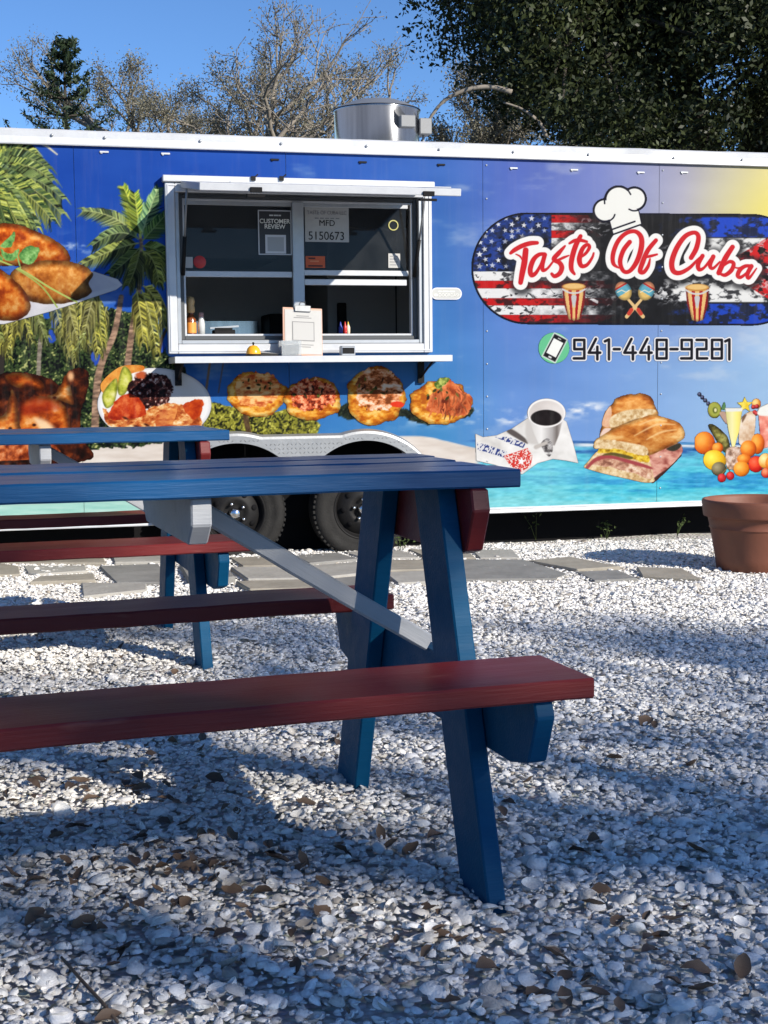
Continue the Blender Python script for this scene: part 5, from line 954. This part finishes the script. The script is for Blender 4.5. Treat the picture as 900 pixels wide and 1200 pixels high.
# ------------------------------------------------------------ terracotta planter
M_TERRA = mat('terracotta', (.20, .068, .036), .6, noise=(5, .8, (.14, .05, .028)), bump=(25, .12))
t = thing('planter', 'large terracotta flower pot standing at the corner of the trailer', 'planter', (1.955, 7.35, 0))
MB().lathe([(0, -.01), (.205, -.01), (.218, 0), (.226, .06), (.252, .205), (.254, .21), (.258, .212), (.2585, .217), (.2555, .222), (.265, .266), (.270, .27), (.287, .275), (.289, .282), (.294, .32), (.297, .35), (.293, .36), (.284, .362), (.276, .358), (.272, .34), (.262, .30), (.255, .26)], 56).build('pot', M_TERRA, t)
b = MB(); 
b.lathe([(0, .31), (.1, .315), (.2, .308), (.262, .30)], 30); b.build('soil', mat('soil', (.05, .035, .025), .95, bump=(60, .8)), t)

# ------------------------------------------------------------ weeds along the trailer
M_WEED = mat('weed_leaf', (.07, .11, .03), .55, trans=.3, noise=(30, .6, (.12, .16, .05)))
wr = random.Random(12)
for (x, y, hgt, lb) in [(628, 631, .14, 'spindly green weed with rounded leaves by the trailer skirt'), (613, 629, .10, 'low leafy weed next to the spindly one by the trailer'), (659, 629, .16, 'thin arching grassy weed under the trailer edge'), (711, 630, .09, 'small tufted weed under the sandwich picture'), (793, 628, .13, 'upright little weed growing near the planter'), (470, 648, .12, 'dry stem weed beside the rear trailer wheel')]:
    p = ground(x, y, 0.); t = thing('weed', lb, 'weed', (p.x, p.y, 0))
    b, s_ = MB(), MB()
    for k in range(4):
        a = wr.uniform(0, 6.28); e = Vector((math.cos(a) * hgt * .5, math.sin(a) * hgt * .3, hgt * wr.uniform(.6, 1.1))); m_ = e * .5 + Vector((0, 0, hgt * .12)); s_.tube([(0, 0, -.01), m_, e], [.002, .0015, .0008], 5)
        for j in range(6):
            q = (m_ if j < 3 else e) + Vector((wr.gauss(0, .012), wr.gauss(0, .012), wr.gauss(0, .012))); r_ = wr.uniform(.008, .016); u = Vector((wr.gauss(0, 1), wr.gauss(0, 1), wr.gauss(0, .6))).normalized(); v = u.orthogonal().normalized()
            b.add([q - u * r_, q + v * r_ * .5, q + u * r_, q - v * r_ * .5], [(0, 1, 2, 3)])
    s_.build('stem', M_WEED, t); b.build('leaves', M_WEED, t)

# ------------------------------------------------------------ fallen leaves
M_DRY = [mat('dry_leaf_a', (.12, .075, .048), .7, noise=(40, .8, (.19, .13, .085))), mat('dry_leaf_b', (.18, .115, .07), .7, noise=(40, .8, (.07, .042, .026))), mat('dry_leaf_c', (.075, .05, .036), .65, noise=(40, .7, (.09, .06, .04)))]
lr = random.Random(8); LFM = []
for k in range(9):
    b = MB(); n = 6; vs, fs = [], []; wd = lr.uniform(.24, .4); curl = lr.uniform(.15, .7); bend = lr.uniform(-.6, .6)
    for i in range(n + 1):
        tt = i / n; w_ = wd * math.sin(math.pi * min(1, tt * .93 + .05)) ** .8 * lr.uniform(.8, 1.1); x = tt - .5; zc = bend * (x * x) * .8 + .02 * lr.gauss(0, 1)
        vs += [(x, -w_, zc + curl * w_), (x, 0, zc), (x, w_, zc + curl * w_ * lr.uniform(.5, 1.3))]
    for i in range(n): fs += [(i * 3, i * 3 + 1, i * 3 + 4, i * 3 + 3), (i * 3 + 1, i * 3 + 2, i * 3 + 5, i * 3 + 4)]
    b.add(vs, fs, True); me = b.mesh('fallen_leaf'); me.materials.append(M_DRY[k % 3]); LFM.append(me)
LBL = ['curled dry brown leaf in the litter patch below the long red bench', 'dry brown leaf on the shells between the bench and the twig', 'dry leaf on the shells around the foot of the picnic table leg', 'dry brown leaf on the shells between the two picnic tables']
spots = [(lr.gauss(cx, sx), lr.gauss(cy, sy), LBL[q]) for cx, cy, sx, sy, n, q in [(120, 985, 110, 40, 66, 0), (230, 1010, 90, 22, 46, 0), (60, 930, 60, 20, 18, 0), (200, 1110, 110, 30, 26, 1), (600, 1130, 150, 40, 30, 2), (480, 960, 110, 40, 18, 2), (700, 900, 160, 60, 16, 2), (40, 740, 60, 25, 12, 3), (150, 760, 60, 14, 8, 3), (250, 870, 90, 14, 8, 0), (820, 1150, 60, 30, 10, 2)] for _ in range(n)]
ln = 0
for (x, y, lb) in spots:
    if not (-30 < x < 930 and 690 < y < 1195): continue
    p = ground(x, y, .012); o = bpy.data.objects.new('fallen_leaf', LFM[lr.randrange(9)]); COL.objects.link(o); sc = lr.uniform(.018, .056)
    o.location = (p.x, p.y, float(gz(p.x, p.y)) + .012); o.scale = (sc,) * 3; o.rotation_euler = (lr.gauss(0, .35), lr.gauss(0, .3), lr.uniform(0, 6.28)); tag(o, lb, 'leaf', 'dry leaves scattered over the shells')
b = MB(); b.tube([ground(72, 1122, .014), ground(95, 1148, .016), ground(120, 1175, .013), ground(138, 1198, .014)], [.0025, .003, .003, .0025], 6); b.tube([ground(95, 1148, .016), ground(86, 1165, .018)], [.002, .001], 5)
tag(b.build('twig', mat('twig_bark', (.10, .07, .05), .8)), 'thin forked brown twig lying on the shells', 'twig')

# ------------------------------------------------------------ trees
def leaf_mat(name, dark, light, trans=.28):
    m = mat(name, dark, .5, spec=.35); n = m.node_tree.nodes; l = m.node_tree.links; b = n['Principled BSDF']; a = n.new('ShaderNodeAttribute'); a.attribute_name = 'tint'
    x = n.new('ShaderNodeMix'); x.data_type = 'RGBA'; x.inputs[6].default_value = (*dark, 1); x.inputs[7].default_value = (*light, 1); l.new(a.outputs['Fac'], x.inputs[0]); l.new(x.outputs[2], b.inputs['Base Color'])
    t = n.new('ShaderNodeBsdfTranslucent'); l.new(x.outputs[2], t.inputs[0]); ms = n.new('ShaderNodeMixShader'); ms.inputs[0].default_value = trans; l.new(b.outputs[0], ms.inputs[1]); l.new(t.outputs[0], ms.inputs[2]); l.new(ms.outputs[0], n['Material Output'].inputs[0]); return m
M_OAKL = leaf_mat('oak_leaf', (.010, .017, .007), (.065, .082, .028)); M_GREYL = leaf_mat('sparse_leaf', (.13, .122, .085), (.29, .275, .20)); M_PINE = leaf_mat('pine_needle', (.016, .034, .018), (.06, .085, .038), .1)
M_BARK = mat('bark_pale', (.27, .24, .20), .9, noise=(3, .8, (.14, .12, .10)), bump=(8, .6)); M_BARKD = mat('bark_dark', (.03, .026, .021), .9, noise=(4, .8, (.06, .05, .04)), bump=(8, .6))
def leaves(name, C, size, m_, parent, g, asp=.45, tint=None):
    n = len(C); u = g.normal(size=(n, 3)); u[:, 2] -= .25; u /= np.linalg.norm(u, axis=1)[:, None]; r = g.normal(size=(n, 3)); v = np.cross(u, r); v /= np.linalg.norm(v, axis=1)[:, None]; w_ = np.cross(u, v)
    s = size * g.uniform(.6, 1.35, n)[:, None]; C = np.asarray(C)
    V = np.stack([C - u * s * .5, C + v * s * asp * .5 + w_ * s * .08, C + u * s * .5, C - v * s * asp * .5 + w_ * s * .08], 1).reshape(-1, 3)
    me = np_mesh(name, V, np.arange(4 * n).reshape(n, 4)); a = me.attributes.new('tint', 'FLOAT', 'POINT'); tt = np.clip(g.beta(1.4, 2.2, n) if tint is None else tint, 0, 1); a.data.foreach_set('value', np.repeat(tt, 4).astype(np.float32)); return link(name, me, m_, parent)
def limbs(name, segs, m_, parent, k=6):           # segs: (p0, r0, p1, r1)
    P0, R0, P1, R1 = np.array([s[0] for s in segs], float), np.array([s[1] for s in segs]), np.array([s[2] for s in segs], float), np.array([s[3] for s in segs])
    d = P1 - P0; d /= np.linalg.norm(d, axis=1)[:, None] + 1e-9; ref = np.where(np.abs(d[:, 2:3]) > .9, np.array([[1., 0, 0]]), np.array([[0, 0, 1.]])); a = np.cross(d, ref); a /= np.linalg.norm(a, axis=1)[:, None]; b = np.cross(d, a)
    th = np.arange(k) * 2 * math.pi / k; ring = a[:, None, :] * np.cos(th)[None, :, None] + b[:, None, :] * np.sin(th)[None, :, None]
    V = np.concatenate([P0[:, None] + ring * R0[:, None, None], P1[:, None] + ring * R1[:, None, None]], 1).reshape(-1, 3); i = np.arange(k); q = np.stack([i, (i + 1) % k, k + (i + 1) % k, k + i], -1)
    return link(name, np_mesh(name, V, (q[None] + (np.arange(len(segs)) * 2 * k)[:, None, None]).reshape(-1, 4), smooth=True), m_, parent)
def grow(q, p, d, L, r, depth, segs, tips, wob=.22, split=(2, 3), up=.12, ratio=.72, spread=.75):
    n = 3
    for i in range(n):
        d = (d + Vector((q.gauss(0, wob), q.gauss(0, wob), q.gauss(0, wob * .7) + up))).normalized(); e = p + d * L / n; r2 = r * (.88 if depth else .7); segs.append((tuple(p), r, tuple(e), r2)); p, r = e, r2
        if depth <= 2: tips.append(p.copy())
        if depth and i and q.random() < .55: nd = (d + Vector((q.gauss(0, spread), q.gauss(0, spread), q.gauss(0, spread * .7)))).normalized(); grow(q, p, nd, L * ratio * q.uniform(.6, 1), r * .6, depth - 1, segs, tips, wob, split, up, ratio, spread)
    if depth:
        for k in range(q.randint(*split)): nd = (d + Vector((q.gauss(0, spread), q.gauss(0, spread), q.gauss(0, spread * .6)))).normalized(); grow(q, p, nd, L * ratio * q.uniform(.75, 1.1), r * .72, depth - 1, segs, tips, wob, split, up, ratio, spread)
def bare_tree(px, top, y, label, seed, leafn, lean=(0, 0), depth=4, L=None, spread=.7, m_=M_BARK, lsz=.06, sc=1., group=None):
    leafn = int(leafn * 1.7); q = random.Random(seed); g = np.random.default_rng(seed); b = at_depth(px, 300, y); z = at_depth(px, top, y).z; hgt = z
    t = thing('sparse_tree', label, 'tree', (b.x, y, 0), 0, group); segs, tips = [], []
    L0 = hgt * .34; tr = hgt * .026; p = Vector((0, 0, -.1)); d = Vector((lean[0], lean[1], 1)).normalized()
    segs.append((tuple(p), tr * 1.3, tuple(p + d * L0), tr)); grow(q, p + d * L0, d, hgt * .24 * sc, tr, depth, segs, tips, .2, (2, 3), .10, .74, spread)
    zmax = max(s[2][2] for s in segs); k = hgt / zmax
    segs = [((s[0][0] * k, s[0][1] * k, s[0][2] * k), s[1], (s[2][0] * k, s[2][1] * k, s[2][2] * k), max(s[3], .011)) for s in segs]; T = np.array([tuple(v * k) for v in tips])
    limbs('trunk', segs, m_, t, 5); C = T[g.integers(0, len(T), leafn)] + g.normal(0, .11, (leafn, 3)); leaves('crown', C, lsz, M_GREYL, t, g); return t
bare_tree(205, 32, 34, 'sparse grey tree with crooked limbs behind the trailer, beside the pine', 13, 7000, (-.03, 0), 4, spread=.5, m_=M_BARK, sc=.8)
bare_tree(252, 4, 31, 'tall pale limbed sparse tree behind the serving hatch', 23, 4200, (0, 0), 5, spread=.62)
bare_tree(372, 62, 33, 'olive leaved sparse tree left of the roof fan', 35, 8000, (.02, 0), 4, spread=.75)
bare_tree(445, 46, 36, 'thin twiggy tree behind the roof fan', 44, 6500, (-.04, 0), 4, spread=.7)
bare_tree(245, 84, 37, 'low brownish tree between the two tall sparse trees', 58, 6000, (0, 0), 4, spread=.8)
bare_tree(540, 78, 29, 'greyish tree half hidden under the oak crown right of the fan', 66, 10000, (0, 0), 4, spread=.8)
bare_tree(640, 95, 27, 'dim leafy tree behind the big oak', 82, 12000, (0, 0), 4, spread=.8)
# star-shaped pine
def pine(px, top, y):
    g = np.random.default_rng(4); q = random.Random(4); b = at_depth(px, 300, y); h = at_depth(px, top, y).z; t = thing('norfolk_pine', 'dark green pine with upturned tiered branches behind the trailer', 'tree', (b.x, y, 0)); segs = [((0, 0, -.1), .13, (0, 0, h), .015)]; C = []
    z = h * .36
    while z < h - .1:
        f = 1 - (z / h); L = 1.2 * min(1, f * 2.6 + .12); nb = 5; a0 = q.uniform(0, 6)
        for k in range(nb):
            a = a0 + k * 2 * math.pi / nb + q.gauss(0, .12); l_ = L * q.uniform(.8, 1.1); P = [Vector((math.cos(a) * l_ * s, math.sin(a) * l_ * s, z + l_ * (.05 * s + .42 * s ** 2.4))) for s in (0, .4, .75, 1)]
            for i in range(3): segs.append((tuple(P[i]), .022 - .006 * i, tuple(P[i + 1]), .016 - .006 * i))
            for s in np.linspace(.25, 1, 16):
                c = Vector((math.cos(a) * l_ * s, math.sin(a) * l_ * s, z + l_ * (.05 * s + .42 * s ** 2.4))); C += [tuple(c + Vector((q.gauss(0, .035), q.gauss(0, .035), q.gauss(.02, .035)))) for _ in range(5)]
        z += .52 * min(1, f * 1.6 + .3)
    for _ in range(60): C.append((q.gauss(0, .04), q.gauss(0, .04), h - abs(q.gauss(0, .12))))
    limbs('trunk', segs, M_BARKD, t, 5); leaves('crown', np.array(C), .12, M_PINE, t, g, .3)
pine(82, 47, 27)
# the big live oak to the right
def clump_leaves(cent, rad, per, g, flat=.75):
    out, tn = [], []
    for c, r in zip(cent, rad):
        n = int(per * r * r); d = g.normal(size=(n, 3)); d /= np.linalg.norm(d, axis=1)[:, None]; rr = r * g.random(n) ** .45; q = d * rr[:, None]; q[:, 2] *= flat; out.append(np.array(c) + q); tn.append(np.clip(g.beta(1.3, 2.4, n) * .7 + .75 * g.random() ** 2 - .1, 0, 1))
    return np.concatenate(out), np.concatenate(tn)
def oak(base, label, cent, rad, per, size, fork, seed, m_leaf=M_OAKL):
    g = np.random.default_rng(seed); t = thing('oak_tree', label, 'tree', base); B = Vector(base); segs = []; fk = Vector(fork) - B
    segs += [((0, 0, -.2), .36, tuple(fk * .5 + Vector((.08, 0, 0))), .27), (tuple(fk * .5 + Vector((.08, 0, 0))), .27, tuple(fk), .24)]
    cc = [Vector(c) - B for c in cent]; bk = [c for c in cc if c.y > np.median([q.y for q in cc])]; K = [bk[int(i)] for i in np.linspace(0, len(bk) - 1, 9)]; hubs = []
    for k in K:
        m1 = fk.lerp(k, .5) + Vector((g.normal(0, .25), g.normal(0, .25), .35)); segs += [(tuple(fk), .15, tuple(m1), .09), (tuple(m1), .09, tuple(k), .03)]; hubs += [m1, k]
    for c in cc:
        h_ = min(hubs, key=lambda v: (v - c).length); m1 = h_.lerp(c, .55) + Vector((g.normal(0, .12), g.normal(0, .12), g.normal(0, .12))); segs += [(tuple(h_), .05, tuple(m1), .032), (tuple(m1), .032, tuple(c), .012)]
    limbs('trunk', segs, M_BARKD, t, 7); C, tn = clump_leaves([tuple(c) for c in cc], rad, per, g); leaves('crown', C, size, m_leaf, t, g, .5, tn); return t
g = np.random.default_rng(90); cent, rad = [], []
edge = lambda y: np.interp(y, [-400, -60, 5, 30, 60, 85, 105, 125, 150, 175], [540, 470, 478, 490, 500, 545, 548, 590, 650, 700])
while len(cent) < 430:
    px, py, y = g.uniform(470, 1100), g.uniform(-190, 175), g.uniform(15, 21)
    r = g.uniform(.36, .8); rp = r * F / y
    if px - rp * .8 < edge(py): continue
    cent.append(tuple(at_depth(px, py, y))); rad.append(r)
cent.sort(key=lambda c: c[0])
oak((4.6, 18.2, 0), 'broad dark live oak towering behind the right half of the trailer', cent, rad, 1300, .07, (4.4, 18, 2.9), 91)
for pts, r in ([[(497, 152), (507, 134), (522, 117), (548, 105), (575, 102), (600, 108)], .03], [[(590, 120), (612, 128), (632, 143), (640, 160)], .022]):   # pale dead limbs under the oak
    P = [at_depth(x, y, 15.6) for x, y in pts]; b = MB(); b.tube([tuple(p) for p in crom([tuple(p) for p in P], n=4)], [r * (.45 + .55 * i / (4 * (len(P) - 1))) for i in range(4 * (len(P) - 1) + 1)], 8)
    o = b.build('dead_limb', M_BARK); OAK = [x for x in bpy.data.objects if x.name.startswith('oak_tree')][0]; o.parent = OAK; o.location = -Vector(OAK.location); o['label'] = 'bare pale limb arching out below the oak leaves'
# the oak that stands behind the viewer's right shoulder and shades the tables
g = np.random.default_rng(17); E1, GG = Vector((.645, .764, 0)), Vector((.764, -.645, 0)); cent, rad = [], []
def ab(x, y): p = ground(x, y); return p.dot(E1), -.432 * p.dot(GG)
gaps = [ab(70, 935), ab(290, 878), ab(400, 928), ab(700, 872), ab(820, 880), ab(900, 715), ab(780, 712), ab(60, 770), ab(620, 790)]   # crown openings placed where sun patches should fall
while len(cent) < 130:
    a, b_, c_, r = g.uniform(-.5, 6.0), g.uniform(-.7, 2.6), g.uniform(-1, 1), g.uniform(.36, .6)
    if b_ + r * .8 > np.interp(a, [-.5, 2.5, 4, 5.2, 6.0], [2.75, 2.75, 2.45, 1.85, 1.25]): continue
    if any(math.hypot(a - p, (b_ - q) * 1.3) < r - .04 for p, q in gaps): continue
    G = 16 + 3 * c_; p = E1 * a + GG * G; p.z = (b_ + .432 * G) / .902; cent.append(tuple(p)); rad.append(r)
cent.sort(key=lambda c: c[0])
oak((14.1, -8.1, 0), 'tall live oak across the yard whose crown shades the picnic tables', cent, rad, 470, .11, (14.1, -8.1, 5.2), 18)
